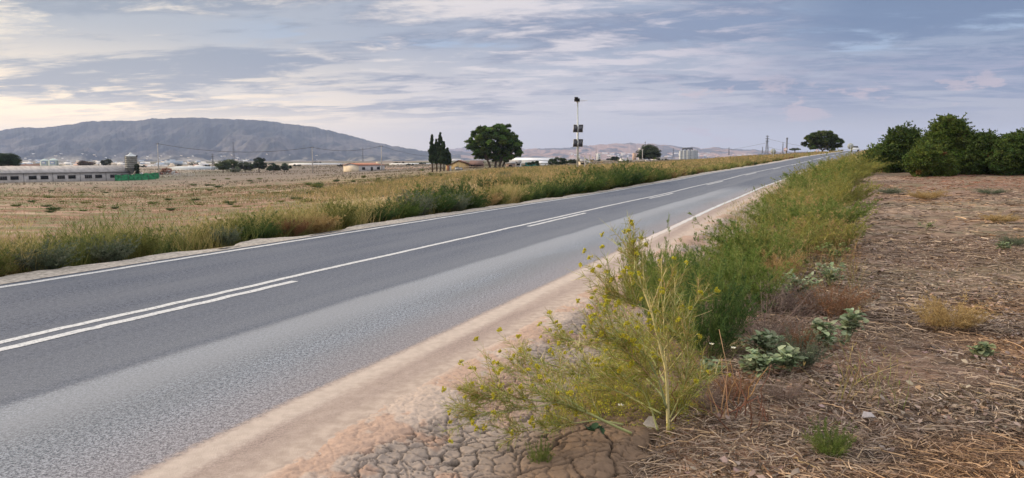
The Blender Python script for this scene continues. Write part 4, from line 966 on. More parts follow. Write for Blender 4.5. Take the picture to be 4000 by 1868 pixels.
STRAWC=[(.40,.285,.12),(.34,.24,.11),(.46,.34,.16)]
GREYC=[(.13,.16,.10),(.16,.18,.12),(.10,.13,.08)]
REDC=[(.24,.12,.065),(.30,.16,.08),(.19,.11,.06)]
DKC=[(.040,.080,.022),(.055,.100,.027),(.075,.125,.034)]
BRC=[(.20,.155,.13),(.24,.18,.15),(.17,.13,.11)]
DGC=[(.030,.075,.022),(.040,.095,.028)]
PB={}
for key,cols,sc_ in (('green',GREENC,(.10,.12,.04)),('olive',OLIVEC,(.22,.20,.08)),('straw',STRAWC,(.42,.30,.15)),('grey-green',GREYC,(.20,.20,.14)),('rust-brown',REDC,(.28,.14,.08)),('dark green',DKC,(.10,.09,.05))):
    PB[key]=[bushproto('weed_bush','weed bush',1.0,.66,95,14,11,.042,.0115,cols,sc_,up=u_,sw=.010) for u_ in(.5,.75)]
PB['dry']=[bushproto('weed_bush','weed bush',1.0,.5,90,7,3,.05,.006,BRC,(.22,.16,.13),up=.7,sw=.008)]
for key,cols,sc_ in (('green',[(.115,.175,.036),(.16,.215,.05),(.215,.245,.07)],(.20,.21,.07)),('olive',[(.23,.235,.06),(.29,.27,.07),(.19,.21,.055)],(.32,.27,.11)),('straw',STRAWC,(.42,.30,.15)),('grey-green',GREYC,(.20,.20,.14)),('rust-brown',REDC,(.28,.14,.08)),('dark green',[(.055,.105,.030),(.080,.135,.036),(.11,.165,.045)],(.14,.17,.06))):
    PB['near '+key]=[bushproto('weed_bush','weed bush',1.0,.6,100,17,15 if key!='rust-brown' else 4,.030,.0062,cols,sc_,up=u_,sw=.006,tall=.3) for u_ in((.5,.75) if key in('green','olive','dark green') else (.6,))]
PB['near dry']=[bushproto('weed_bush','weed bush',1.0,.5,90,9,3,.04,.004,BRC,(.20,.14,.12),up=.6,sw=.006)]
uses={k:[0]*len(v) for k,v in PB.items()}
placed=[]
def place(kind,x,y,h,w,label,group=None):
    v=PB[kind];i=rng.integers(0,len(v));z=float(gz(np.array([x]),np.array([y]))[0])
    rz=rng.uniform(0,6.28)
    if uses[kind][i]==0:
        o=v[i];o.location=(x,y,z);o.rotation_euler=(0,0,rz);o.scale=(w,w,h);o['label']=label
        if group: o['group']=group
        else: del o['group']
    else: o=copy_thing(v[i],(x,y,z),rz,(w,w,h),label,group)
    uses[kind][i]+=1;return o
todo=[]  # (kind,x,y,h,w,where)
def uvp(u,v): x,y=xy_of(u,v+float(S(u)));return float(x),float(y)
# far edge of the road, front row
u=4.6
def kind_at(px):
    """what grows where along the far verge (photo column)"""
    if px<420: return rng.choice(['olive','grey-green','dark green'],p=[.5,.25,.25])
    if px<900: return rng.choice(['olive','grey-green','dark green','green'],p=[.6,.2,.12,.08])
    if px<1400: return rng.choice(['olive','straw','dark green','green','rust-brown'],p=[.5,.22,.13,.1,.05])
    if px<1560: return rng.choice(['green','olive','dark green'],p=[.5,.3,.2])
    if px<1850: return rng.choice(['green','dark green','grey-green'],p=[.4,.45,.15])
    if px<2000: return rng.choice(['straw','olive'],p=[.65,.35])
    if px<2160: return rng.choice(['dark green','green'],p=[.6,.4])
    if px<2620: return rng.choice(['green','olive','dark green'],p=[.45,.2,.35])
    if px<2800: return rng.choice(['rust-brown','dark green','straw'],p=[.4,.4,.2])
    return rng.choice(['dark green','olive','straw','rust-brown'],p=[.35,.3,.2,.15])
def htf(px): return float(np.interp(px,[0,400,900,1350,1500,1700,1850,1960,2150,2250,2350,2500,2620,2720,3000],[.62,.62,.68,.72,.8,1.05,.95,.75,.8,1.25,1.35,1.25,.95,.62,.5]))
while u<118:
    stp=.78+.013*u
    for row,(v0,hk) in enumerate(((-10.62,.85),(-11.35,1.05),(-12.3,1.1))):
        if row==2 and (rng.random()<.45 or u>55): continue
        if row==0 and rng.random()<.12: continue
        v=v0-.012*u*(.6+row*.3)*.3+rng.uniform(-.18,.18);x,y=uvp(u+rng.uniform(-.2,.2),v)
        if y<2: continue
        px=2000+F_PX*1.006*x/y
        if px<-250: continue
        h=htf(px)*hk*rng.uniform(.85,1.35)
        k_=kind_at(px)
        if row>0 and px>900 and rng.random()<.25: k_='straw'
        todo.append((k_,x,y,h,h*rng.uniform(1.0,1.4),'left'))
    u+=stp
# a few larger ones drawn from the photo (px, base py, height px, kind)
for px,yb,hp,k_ in ((1660,812,95,'dark green'),(1790,800,100,'dark green'),(1745,790,70,'grey-green'),(2030,770,66,'dark green'),(2140,765,62,'green'),(2290,745,105,'olive'),(2215,752,90,'green'),(2380,738,80,'dark green'),(2450,728,92,'green'),(2520,722,60,'green'),(2580,715,48,'dark green'),(1300,868,90,'olive'),(1140,905,85,'straw'),(1255,885,95,'olive')):
    P=hit(px,yb-10);todo.append((k_,P[0],P[1],scalepx(hp,P[1]),scalepx(hp,P[1])*.95,'left'))
# weeds deeper in the field
for i in range(34):
    px=rng.uniform(1180,2700);yb=rng.uniform(664,760)
    lim=np.interp(px,[1100,1800,2200,2700],[850,760,720,690])
    if yb>lim: continue
    P=hit(px,yb);h=rng.uniform(.5,1.0);k_=rng.choice(['olive','green','dark green','grey-green','dry'],p=[.4,.2,.15,.1,.15])
    todo.append((k_,P[0],P[1],h,h*1.3,'field'))
for i in range(60):   # low green tufts over the stubble field
    px=rng.uniform(-30,1250);yb=rng.uniform(712,835);
    if yb>900-.06*px-30: continue
    P=hit(px,yb);h=rng.uniform(.16,.34)
    todo.append((rng.choice(['green','olive','dark green']),P[0],P[1],h,h*rng.uniform(2.,3.4),'stubble'))
for i in range(14):   # green band beyond the stubble
    px=rng.uniform(640,1400);yb=rng.uniform(700,748);P=hit(px,yb);h=rng.uniform(.45,.8)
    todo.append((rng.choice(['green','dark green','olive']),P[0],P[1],h,h*rng.uniform(1.6,2.6),'band'))
TXT={'left':('weed bush','along the far road edge','bushes along the far road edge'),'field':('weed bush','in the tall dry field grass','bushes in the field grass'),'stubble':('low weed tuft','on the bare stubble field','low tufts on the stubble field'),'band':('weed bush','in the green strip beyond the stubble','bushes in the green strip')}
todo.sort(key=lambda q:q[1]/q[2])
cnt={}
for (k_,x,y,h,w,wh_) in todo:
    key=(k_,wh_);cnt[key]=cnt.get(key,0)+1
seen={}
for (k_,x,y,h,w,wh_) in todo:
    key=(k_,wh_);seen[key]=seen.get(key,0)+1;a,w2,b=TXT[wh_];nm='dry brown' if k_=='dry' else k_
    lab=f'{ORD[seen[key]-1]} {nm} {a} from the left {w2}' if seen[key]<=len(ORD) else f'{nm} {a} {w2}, near the far end'
    place(k_,x,y,h,w,lab,f'{nm} {b}')
# ------------------------------------------------------------------ tall dry grass (far verge and field)
def grassfield(name,label,n,us,vs,hgt,cols,wid,seg=2,dens=None,lean=.35,hmul=None,kind='stuff'):
    m=MB();u_=us(n);v_=vs(n);x,y=xy_of(u_,v_+S(u_))
    ok=y>2.2
    ok&=np.abs(x/np.maximum(y,.1))<.86
    if dens is not None: ok&=dens(x,y,u_,v_)
    x,y=x[ok],y[ok];N=len(x);z=gz(x,y)
    px=2000+F_PX*x/y;H=hgt(px,y)*rng.uniform(.5,1.1,N)*(.75+.5*vn(x*1.3,y*1.3,77))
    D=np.c_[rng.normal(size=(N,2))*lean,np.ones(N)];cl=np.asarray(cols)[(np.clip(fbm(x*.8,y*.8,12,3)*1.6-.3+rng.normal(size=N)*.12,0,.999)*len(cols)).astype(int)]
    cl=cl*(1+rng.uniform(-.25,.25,(N,1)))
    W=np.maximum(wid,y*wid*.075)
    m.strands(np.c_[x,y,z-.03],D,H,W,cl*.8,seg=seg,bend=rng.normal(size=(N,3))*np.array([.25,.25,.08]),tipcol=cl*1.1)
    # seed heads / side tips
    k=rng.random(N)<.6;x2=x[k];D2=nrm(D[k]);P=np.c_[x[k],y[k],z[k]]+D2*(H[k]*.8)[:,None]
    nn=len(P)*2;P=np.repeat(P,2,axis=0);m.leaves(P,rdirs(nn)*.6+np.array([0,0,.8]),np.repeat(H[k],2)*.16,np.repeat(W[k],2)*1.1,vary(cl[k].repeat(2,axis=0)[:1]*0+cols[0],nn,.3) if False else np.repeat(cl[k],2,axis=0)*1.05)
    o=m.build(name,LEAF);tag(o,label,None,None,kind);o['kind']='stuff';return o
TALL=[(.10,.13,.035),(.155,.175,.05),(.22,.22,.07),(.31,.27,.10),(.40,.32,.14)]
GOLD=[(.12,.14,.045),(.19,.19,.065),(.27,.22,.11),(.37,.275,.13),(.47,.34,.165)]
def dv_(x,y,u_,v_):
    px=2000+F_PX*x/y;gap=((px>1450)&(px<1850))|((px>2040)&(px<2620));return rng.random(len(x))<np.where(gap,.3,.62)*(.5+1.0*(fbm(x*.7,y*.7,313,3)>.5))
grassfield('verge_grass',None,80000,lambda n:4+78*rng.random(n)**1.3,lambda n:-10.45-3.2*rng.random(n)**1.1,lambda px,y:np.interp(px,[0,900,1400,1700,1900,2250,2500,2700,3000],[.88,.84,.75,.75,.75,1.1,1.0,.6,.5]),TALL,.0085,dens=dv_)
def dn(x,y,u_,v_):
    ax=x/y;w=smin((ax+.40+.10*(vn(x*.15,y*.15,3)-.5))/.15+ (vn(x*.1,y*.12,8)-.5)*.8)
    bare=(fbm(x*.12,y*.12,44,3)>.60)&(ax<0)
    return (rng.random(len(x))<w)&~bare
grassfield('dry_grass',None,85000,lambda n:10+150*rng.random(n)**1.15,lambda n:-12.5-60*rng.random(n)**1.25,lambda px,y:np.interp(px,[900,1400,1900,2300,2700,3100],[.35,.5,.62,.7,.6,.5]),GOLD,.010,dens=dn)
grassfield('far_scrub',None,26000,lambda n:60+330*rng.random(n),lambda n:-14-150*rng.random(n)**1.2,lambda px,y:.45+0*px,[(.13,.12,.07),(.18,.15,.10),(.26,.20,.15),(.10,.11,.05)],.012,dens=lambda x,y,u_,v_:fbm(x*.06,y*.06,71,3)>.5)
grassfield('verge_grass',None,12000,lambda n:5+62*rng.random(n)**1.1,lambda n:-1.9+2.5*rng.random(n),lambda px,y:np.interp(y,[3,8,12,30,60],[.25,.4,.65,.85,.9]),[(.12,.16,.04),(.18,.21,.06),(.27,.26,.08),(.42,.33,.14),(.30,.19,.09)],.0055,lean=.3,dens=lambda x,y,u_,v_:(fbm(x*.8,y*.8,99,3)>.45)&((y>9)|(v_>-1.2)))
grassfield('field_weeds',None,60000,lambda n:14+150*rng.random(n),lambda n:-14-100*rng.random(n)**.9,lambda px,y:.26+0*px,[(.08,.11,.03),(.11,.14,.04),(.17,.17,.06)],.014,lean=.9,dens=lambda x,y,u_,v_:(x/y<-.08)&(fbm(x*.22,y*.5,151,4)>.60))
grassfield('field_weeds',None,40000,lambda n:14+150*rng.random(n),lambda n:-14-100*rng.random(n)**.9,lambda px,y:.18+0*px,[(.16,.08,.045),(.20,.11,.06),(.26,.17,.09)],.014,lean=.9,dens=lambda x,y,u_,v_:(x/y<-.08)&(fbm(x*.22,y*.5,251,4)>.585))
grassfield('far_scrub',None,42000,lambda n:90+420*rng.random(n),lambda n:-40-420*rng.random(n),lambda px,y:.5+0*px,[(.07,.075,.035),(.11,.10,.055),(.17,.13,.09),(.14,.10,.07)],.012,lean=.8,dens=lambda x,y,u_,v_:(x/y<.05)&(fbm(x*.02,y*.05,171,4)>.49))
# golden fringe on the crest of the road, both sides
grassfield('crest_grass',None,9000,lambda n:70+190*rng.random(n),lambda n:-10.6-6*rng.random(n),lambda px,y:.55+0*px,GOLD+TALL[:2],.010)
grassfield('crest_grass',None,9000,lambda n:60+200*rng.random(n),lambda n:-2.2+6*rng.random(n),lambda px,y:.95+0*px,GOLD+TALL[:3],.010)
# short stubble on the left field
def stub(x,y,u_,v_): return (x/y<-.1)&(fbm(x*.5,y*.5,51,3)>.42)
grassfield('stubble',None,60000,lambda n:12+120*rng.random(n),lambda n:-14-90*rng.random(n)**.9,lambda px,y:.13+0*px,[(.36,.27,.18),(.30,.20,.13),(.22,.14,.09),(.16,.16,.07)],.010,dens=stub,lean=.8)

# ------------------------------------------------------------------ near verge on the right
near=[]
def nv(px,yb,hp,kind,wk,label):
    P=hit(px,yb);h=scalepx(hp,P[1]);near.append((kind,P[0],P[1],h,h*wk,label))
nv(2760,1420,500,'dark green',.62,'large fine-leaved dark green bush directly behind the fennel')
nv(2600,1330,440,'green',.5,'thin green bush between the fennel and the road edge')
nv(2905,1230,330,'green',.8,'fine green bush with reddish tips behind the large dark one')
nv(2790,1180,300,'green',1.0,'loose green bush at the edge of the cracked mud')
nv(2960,1090,290,'green',1.1,'bright green wispy bush in the middle of the right verge')
nv(3060,1010,230,'olive',1.1,'yellow-green bush on the right verge beside the bright green one')
nv(2910,1010,180,'olive',1.1,'low yellow-green bush leaning towards the road on the right verge')
nv(3230,985,190,'olive',1.2,'olive bush at the field side of the right verge')
nv(3150,915,180,'green',1.2,'green bush on the right verge above the olive one')
nv(3020,900,150,'green',1.2,'green bush at the road side of the right verge')
nv(3280,885,150,'green',1.3,'green bush by the edge of the bare field')
nv(3130,860,125,'straw',1.4,'orange-straw coloured dry bush in the middle of the right verge')
nv(3220,840,150,'olive',1.3,'yellow-olive bush behind the straw-coloured one')
nv(3060,820,120,'olive',1.2,'olive bush at the far road side of the right verge')
nv(3310,800,140,'olive',1.2,'tall olive bush at the field corner of the verge')
nv(3180,775,150,'green',1.2,'tall wispy green bush at the far bend of the verge')
nv(3270,750,135,'olive',1.3,'wide olive bush before the dark hedge')
nv(3140,735,95,'olive',1.2,'small olive bush by the road line at the bend')
nv(3225,720,112,'green',1.3,'green bush just before the road bend')
nv(3330,712,115,'olive',1.3,'yellowish bush touching the foot of the dark hedge')
nv(3290,690,98,'olive',1.4,'yellowish bush in front of the far round sign')
nv(3350,685,95,'olive',1.5,'low yellowish bush at the left foot of the dark hedge')
nv(3200,960,150,'straw',1.2,'straw-coloured dry stalks on the right verge above the olive bush')
nv(3060,1110,190,'straw',.7,'thin tan dry bush between the bright green bush and the leafy mat')
nv(2490,1220,330,'olive',.40,'sparse tall olive sprigs left of the fennel top, over the road sand')
nv(2590,1150,260,'green',.5,'sparse green sprigs behind the fennel top')
nv(3010,1220,200,'dry',1.7,'dead brown twiggy bush between the green clumps')
nv(2985,1350,260,'dry',1.5,'dead purple-brown twiggy bush behind the leafy plants')
nv(3250,1240,190,'rust-brown',1.2,'rusty brown dry bush behind the leafy plants near the field')
nv(3120,1380,150,'rust-brown',.8,'thin rusty dry bush between the leafy plants')
nv(2860,1560,170,'rust-brown',.8,'reddish dry bush right of the fennel stem')
nv(3240,1790,190,'green',.75,'small green and orange weed on the stony bank')
nv(3120,1440,170,'grey-green',.9,'small grey-green weed with orange stems between leafy plants')
nv(2110,1860,190,'green',.45,'thin feathery green sprig at the bottom edge of the mud')
nv(3720,1290,170,'straw',1.2,'golden dry grass clump standing in the right field')
nv(3620,780,50,'straw',2.2,'flattened golden dry bush in the right field near the hedge')
nv(3900,870,45,'straw',2.4,'orange dry tuft in the right field near the right edge')
nv(3480,760,35,'grey-green',2.4,'low grey-green tuft in the right field')
nv(3870,760,30,'grey-green',3.,'flat grey-green tuft in the right field behind the golden one')
nv(3960,960,50,'grey-green',1.8,'low green tuft at the right edge of the field')
nv(2890,1110,230,'olive',1.0,'yellow-green bush between the loose green one and the dead twigs')
nv(2700,1120,190,'green',.8,'sparse green bush with thin tips over the road-edge sand')
nv(3130,1230,140,'dry',1.8,'low dead brown twiggy bush under the wide leafy plant')
nv(3060,1560,140,'dry',1.6,'low tangle of dead brown twigs on the bank right of the tan stalks')
nv(2760,1600,170,'dry',1.2,'dead reddish brown twigs at the right foot of the fennel')
for (k_,x_,y_,h_,w_,l_) in near: place('near '+k_,x_,y_,h_,w_*1.1,l_)
# extra straight stems of reddish dead stalks
def stalks(px,yb,hp,n,label,col=(.30,.15,.08),spread=.10):
    P=hit(px,yb);h=scalepx(hp,P[1]);m=MB()
    for i in range(n):
        b=np.r_[rng.normal(size=2)*spread,-.03];d=np.r_[rng.normal(size=2)*.28,1.];L=h*rng.uniform(.5,1.)
        s=np.linspace(0,1,6)[:,None];p=b+d*L*s+np.r_[rng.normal(size=2)*.25*L,0]*s**2;p[1:-1,:2]+=rng.normal(size=(4,2))*.012
        m.tube(p,np.linspace(.0045,.0018,6),5,col=vary(col,1,.3)[0])
    o=m.build('dead_stalks',TWIG,loc=P);tag(o,label,'dead stalks')
stalks(2835,1640,430,5,'tall bare tan stalks right of the fennel',(.40,.25,.13),.05)
stalks(2925,1600,380,4,'curved orange-tan stalk beside the leafy plants',(.45,.25,.12),.04)
stalks(2890,1640,230,14,'dense reddish dead stalks at the foot of the verge',(.22,.10,.065),.16)
stalks(3360,1500,200,5,'dark dead stalks leaning over the litter by the leafy plants',(.18,.11,.08),.08)
for v_ in PB.values():
    for o_ in v_:
        if o_.location.z<-20:
            for c_ in list(o_.children): bpy.data.objects.remove(c_)
            bpy.data.objects.remove(o_)
# ------------------------------------------------------------------ fennel
def fennel():
    Y0=4.25;base=atY(2610,1682,Y0);base[2]=float(gz(base[None,0],base[None,1])[0]);t=empty('fennel_plant',base,0,'tall yellow-green fennel with a thick pale stem and yellow flower umbels, in the foreground','fennel')
    GS=(.38,.40,.17);YS=(.58,.51,.25);TS=(.46,.32,.17);GR=(.32,.37,.18)
    def line(pts): return np.array([atY(a,b,Y0+dy) for a,b,dy in pts])-base
    K=[]
    mains=[([(2610,1700,0),(2608,1560,0),(2602,1440,.02),(2585,1380,.03),(2568,1310,.04),(2545,1220,.05),(2512,1130,.08),(2490,1060,.1),(2472,990,.12),(2455,930,.13)],.0115,YS),
     ([(2604,1480,0),(2596,1370,.12),(2592,1260,.18),(2594,1170,.25),(2612,1090,.3)],.006,YS),
     ([(2604,1600,0),(2575,1490,-.1),(2530,1400,-.15),(2470,1340,-.2),(2400,1325,-.25),(2310,1318,-.3)],.0075,GR),
     ([(2572,1690,.05),(2545,1600,.08),(2515,1530,.1),(2470,1480,.12),(2400,1455,.2)],.007,GS),
     ([(2470,1695,-.1),(2390,1660,-.12),(2290,1610,-.15),(2180,1572,-.2),(2070,1562,-.25),(1960,1556,-.3),(1830,1540,-.32)],.0095,GS),
     ([(2440,1660,-.1),(2340,1640,-.1),(2200,1660,-.15),(2080,1680,-.2),(1990,1690,-.25)],.005,GS),
     ([(2300,1610,-.15),(2180,1540,-.1),(2080,1480,0),(1980,1430,.1)],.005,GS),
     ([(2180,1572,-.2),(2040,1600,-.28),(1900,1612,-.35),(1800,1618,-.4)],.004,GS),
     ([(2615,1640,0),(2650,1560,-.1),(2680,1480,-.15),(2690,1400,-.2),(2672,1300,-.2)],.005,GS),
     ([(2618,1650,0),(2660,1600,.1),(2720,1520,.15),(2760,1420,.2)],.004,YS),
     ([(2600,1500,0),(2560,1420,.2),(2480,1300,.35),(2400,1240,.45),(2330,1180,.5)],.006,GS),
     ([(2598,1560,0),(2500,1450,.3),(2380,1380,.45),(2240,1330,.6),(2120,1300,.7)],.006,GS),
     ([(2590,1620,0),(2440,1540,.2),(2300,1480,.35),(2150,1420,.5),(2000,1400,.6)],.006,GS),
     ([(2545,1220,.05),(2480,1190,.0),(2420,1160,-.05),(2380,1140,-.1)],.0045,YS),
     ([(2585,1380,.03),(2640,1300,.0),(2690,1230,.0),(2740,1150,.05)],.0045,YS),
     ([(2602,1440,.02),(2560,1500,-.2),(2500,1420,-.3),(2430,1360,-.4)],.004,TS)]
    st=MB();tw=MB();um=MB();lf=MB()
    def umbel(P,d,r):
        n=8;R_=nrm(d+rdirs(n)*.75);tw.strands(np.tile(P,(n,1)),R_,r,.0022,GS,seg=1,taper=.3)
        for q in R_:
            c_=P+q*r;k=7;um.leaves(c_+rdirs(k)*r*.16,rdirs(k),.011,.009,vary((.52,.47,.05),k,.25))
    for pts,r,cl in mains:
        p=line(pts);n=len(p);s=np.linspace(0,n-1,n*4);p=np.c_[[np.interp(s,np.arange(n),p[:,i]) for i in range(3)]].T
        p=(np.pad(p,((1,1),(0,0)),mode='edge')[:-2]+2*p+np.pad(p,((1,1),(0,0)),mode='edge')[2:])/4
        st.tube(p,np.linspace(r,r*.25,len(p)),7,col=cl)
        nb=26 if len(pts)>5 else 17
        for k in range(nb):
            f=rng.uniform(.22,1.0);i=min(int(f*(len(p)-1)),len(p)-2);T=nrm(p[i+1]-p[i]);d=nrm(T*.9+rdirs(1)[0]*.75+np.array([0,0,.25]));L=rng.uniform(.10,.36)*(1.2-f*.6)
            s=np.linspace(0,1,6)[:,None];bq=rng.normal(size=3)*.12+np.array([0,0,.15]);q=p[i]+d*L*s+bq*L*s**2
            st.tube(q,np.linspace(max(r*.35,.0024),.0012,6),5,col=vary([cl,GS,YS,TS],1,.2)[0])
            for kk in range(4):
                g=rng.uniform(.3,1);e=q[0]+d*L*g+bq*L*g*g;d2=nrm(d+rdirs(1)[0]*.8+np.array([0,0,.3]));L2=L*rng.uniform(.25,.5)
                tw.strands(e[None],d2[None],L2,.0035,vary([GS,YS],1,.2),seg=2,bend=rng.normal(size=(1,3))*.1)
                if rng.random()<(.22 if p[i][0]<-.05 else .08): umbel(e+d2*L2,d2,rng.uniform(.013,.022))
            # thread leaves
            n=60;g=rng.uniform(0,1,n);P_=q[0]+d*(L*g)[:,None]+bq*(L*g*g)[:,None];lf.strands(P_,d+rdirs(n)*1.0,rng.uniform(.02,.075,n),.0028,vary([(.20,.25,.045),(.30,.31,.065),(.36,.28,.10)],n,.3),seg=1,taper=.5)
    st.build('stem',TWIG,t,smooth=True);tw.build('twigs',TWIG,t);um.build('flower_umbels',LEAF,t);lf.build('thread_leaves',LEAF,t)
fennel()
# fennel undergrowth filling below
def lowfennel(px,yb,hp,w,label):
    P=hit(px,yb);h=scalepx(hp,P[1]);t=empty('fennel_plant',P,0,label,'fennel')
    a=MB();b=MB();n=70
    D=np.c_[rng.normal(size=(n,2))*w*1.3+np.array([-.7,.1]),rng.uniform(.3,1.0,n)];L=h*rng.uniform(.5,1.3,n);bd=np.c_[rng.normal(size=(n,2))*.2,-.3*rng.random(n)]
    B=np.c_[rng.normal(size=(n,2))*.10,np.zeros(n)-.02]
    a.strands(B,D,L,.0055,vary([(.38,.38,.15),(.30,.33,.11),(.44,.28,.13)],n,.2),seg=5,bend=bd)
    D=nrm(D);m_=n*44;i=rng.integers(0,n,m_);s=rng.uniform(.15,1,m_);P3=B[i]+D[i]*(L[i]*s)[:,None]+bd[i]*(L[i]*s**2)[:,None]
    d3=nrm(D[i]*.5+rdirs(m_));l3=rng.uniform(.03,.10,m_);a.strands(P3,d3,l3,.003,vary([(.26,.30,.06),(.36,.35,.08),(.38,.27,.10)],m_,.3),seg=1)
    k=rng.random(m_)<.08;E=(P3+d3*l3[:,None])[k]
    for e in E: a.leaves(e+rdirs(7)*.012,rdirs(7),.011,.009,vary((.50,.46,.06),7,.25))
    a.build('stems',LEAF,t)
lowfennel(2480,1560,230,.55,'spreading yellow-flowered fennel behind the thick stem, over the cracked mud')
lowfennel(2340,1600,190,.6,'low yellow-flowered fennel left of the thick stem')
lowfennel(2370,1665,150,.6,'low olive fennel sprawling at the foot of the thick stem')
lowfennel(2520,1400,220,.5,'yellow-olive fennel behind the thick stem near the mud edge')
lowfennel(2230,1690,120,.65,'fennel tips reaching out over the dark mud at bottom centre')
lowfennel(2660,1620,230,.4,'thin olive fennel right of the thick stem')
lowfennel(2350,1520,200,.6,'yellow-green fennel arching left over the grey cracked mud')
lowfennel(2440,1620,170,.7,'dense olive fennel mass directly left of the thick stem')
lowfennel(2560,1480,260,.5,'tall olive fennel fronds hugging the back of the thick stem')
lowfennel(2250,1590,130,.7,'low fennel spray with yellow tips over the dark mud')
# ------------------------------------------------------------------ broad-leaved silver-green plants
def broad(px,yb,wp,hp,label,cols=[(.25,.31,.18),(.32,.37,.23),(.18,.24,.13)],nst=12,group=None):
    P=hit(px,yb);W=scalepx(wp,P[1])/2;H=scalepx(hp,P[1]);t=empty('leafy_plant',P,0,label,'leafy plant',group)
    st=MB();lf=MB()
    for i in range(nst):
        a=rng.uniform(0,6.28);R=W*rng.uniform(.2,1);e=np.array([R*math.cos(a),R*math.sin(a)*.8,H*rng.uniform(.45,1)]);s=np.linspace(0,1,6)[:,None]
        q=e*s+np.array([0,0,H*.35])*(s*(1-s))*2;st.tube(q,np.linspace(.005,.0022,6),5,col=(.26,.28,.16))
        n=11
        for f in rng.uniform(.35,1.05,n):
            c_=e*f+np.array([0,0,H*.35])*(f*(1-f))*2+rng.normal(size=3)*.02;d=nrm(np.r_[rng.normal(size=2),rng.uniform(-.1,.7)])
            l=rng.uniform(.04,.075);sd_=nrm(np.cross(d,[0,0,1.]+rng.normal(size=3)*.3));up=np.cross(sd_,d);w=l*.75
            # curled triangular leaf with a raised rim
            v=[c_,c_+d*l*.25+sd_*w*.5+up*l*.12,c_+d*l*.7+sd_*w*.4+up*l*.05,c_+d*l-up*l*.12,c_+d*l*.7-sd_*w*.4+up*l*.05,c_+d*l*.25-sd_*w*.5+up*l*.12,c_+d*l*.5-up*l*.02]
            lf.raw(v,t=[(0,1,6),(1,2,6),(2,3,6),(3,4,6),(4,5,6),(5,0,6)],col=vary(cols,1,.25)[0])
    st.build('stems',TWIG,t);lf.build('leaves',LEAF,t)
broad(2990,1400,200,110,'silver-green broad-leaved plant at the foot of the dark bush',nst=16)
broad(2960,1480,240,110,'silver-green leafy patch low in front of the reddish stalks',nst=18)
broad(3080,1460,180,90,'broad-leaved plant with pale leaves right of the tan stalks',nst=14)
broad(3230,1370,170,110,'leafy plant with pale green pods near the field edge',nst=16)
broad(3310,1350,130,150,'upright silver-green plant bending over the litter',nst=12)
broad(3120,1180,260,110,'wide silver-green leafy plant above the dead brown twigs',nst=24)
broad(3240,1130,140,100,'pale leafy plant beside the wide silver-green one',nst=12)
broad(3080,1050,260,80,'blue-green leafy mat below the bright green bushes',nst=22)
broad(3260,1030,170,80,'yellow-green leafy plant at the field side of the verge',[(.24,.30,.10),(.20,.27,.10),(.28,.32,.13)],nst=16)
broad(3190,960,190,80,'yellow-green leafy plant amid the olive bushes',[(.22,.29,.10),(.26,.31,.13)],nst=16)
broad(2760,1480,130,70,'low green leafy plant right of the fennel stem',nst=10)
broad(3830,1400,60,50,'small pale leafy seedling in the right field',[(.20,.24,.13)],nst=7)
broad(3620,900,60,40,'tiny pale leafy sprig in the right field',[(.28,.30,.15)],nst=5)
broad(2330,1740,60,50,'dark round-leaved seedling under the fennel tips',[(.04,.08,.04)],nst=6)
broad(3920,980,90,40,'low leafy sprig near the right edge of the field',[(.18,.22,.12)],nst=7)
def flower(px,py,Y,label):
    P=atY(px,py,Y);m=MB()
    for k in range(5):
        a=k*1.256;d=np.array([math.cos(a),math.sin(a),.35]);m.leaves(np.zeros((1,3)),d[None],.022,.014,(.78,.78,.66))
    m.leaves(np.zeros((3,3)),rdirs(3)+[0,0,1],.008,.006,(.55,.45,.05));m.strands(np.zeros((1,3)),np.array([[.1,.1,-1.]]),.06,.003,(.2,.25,.1))
    tag(m.build('white_flower',LEAF,loc=P),label,'flower')
flower(2425,1585,4.0,'small white flower in front of the fennel at bottom centre')
flower(2865,1360,5.3,'white bindweed flower right of the fennel, behind the stalks')
flower(2780,1345,5.2,'small white flower low beside the dark green bush')
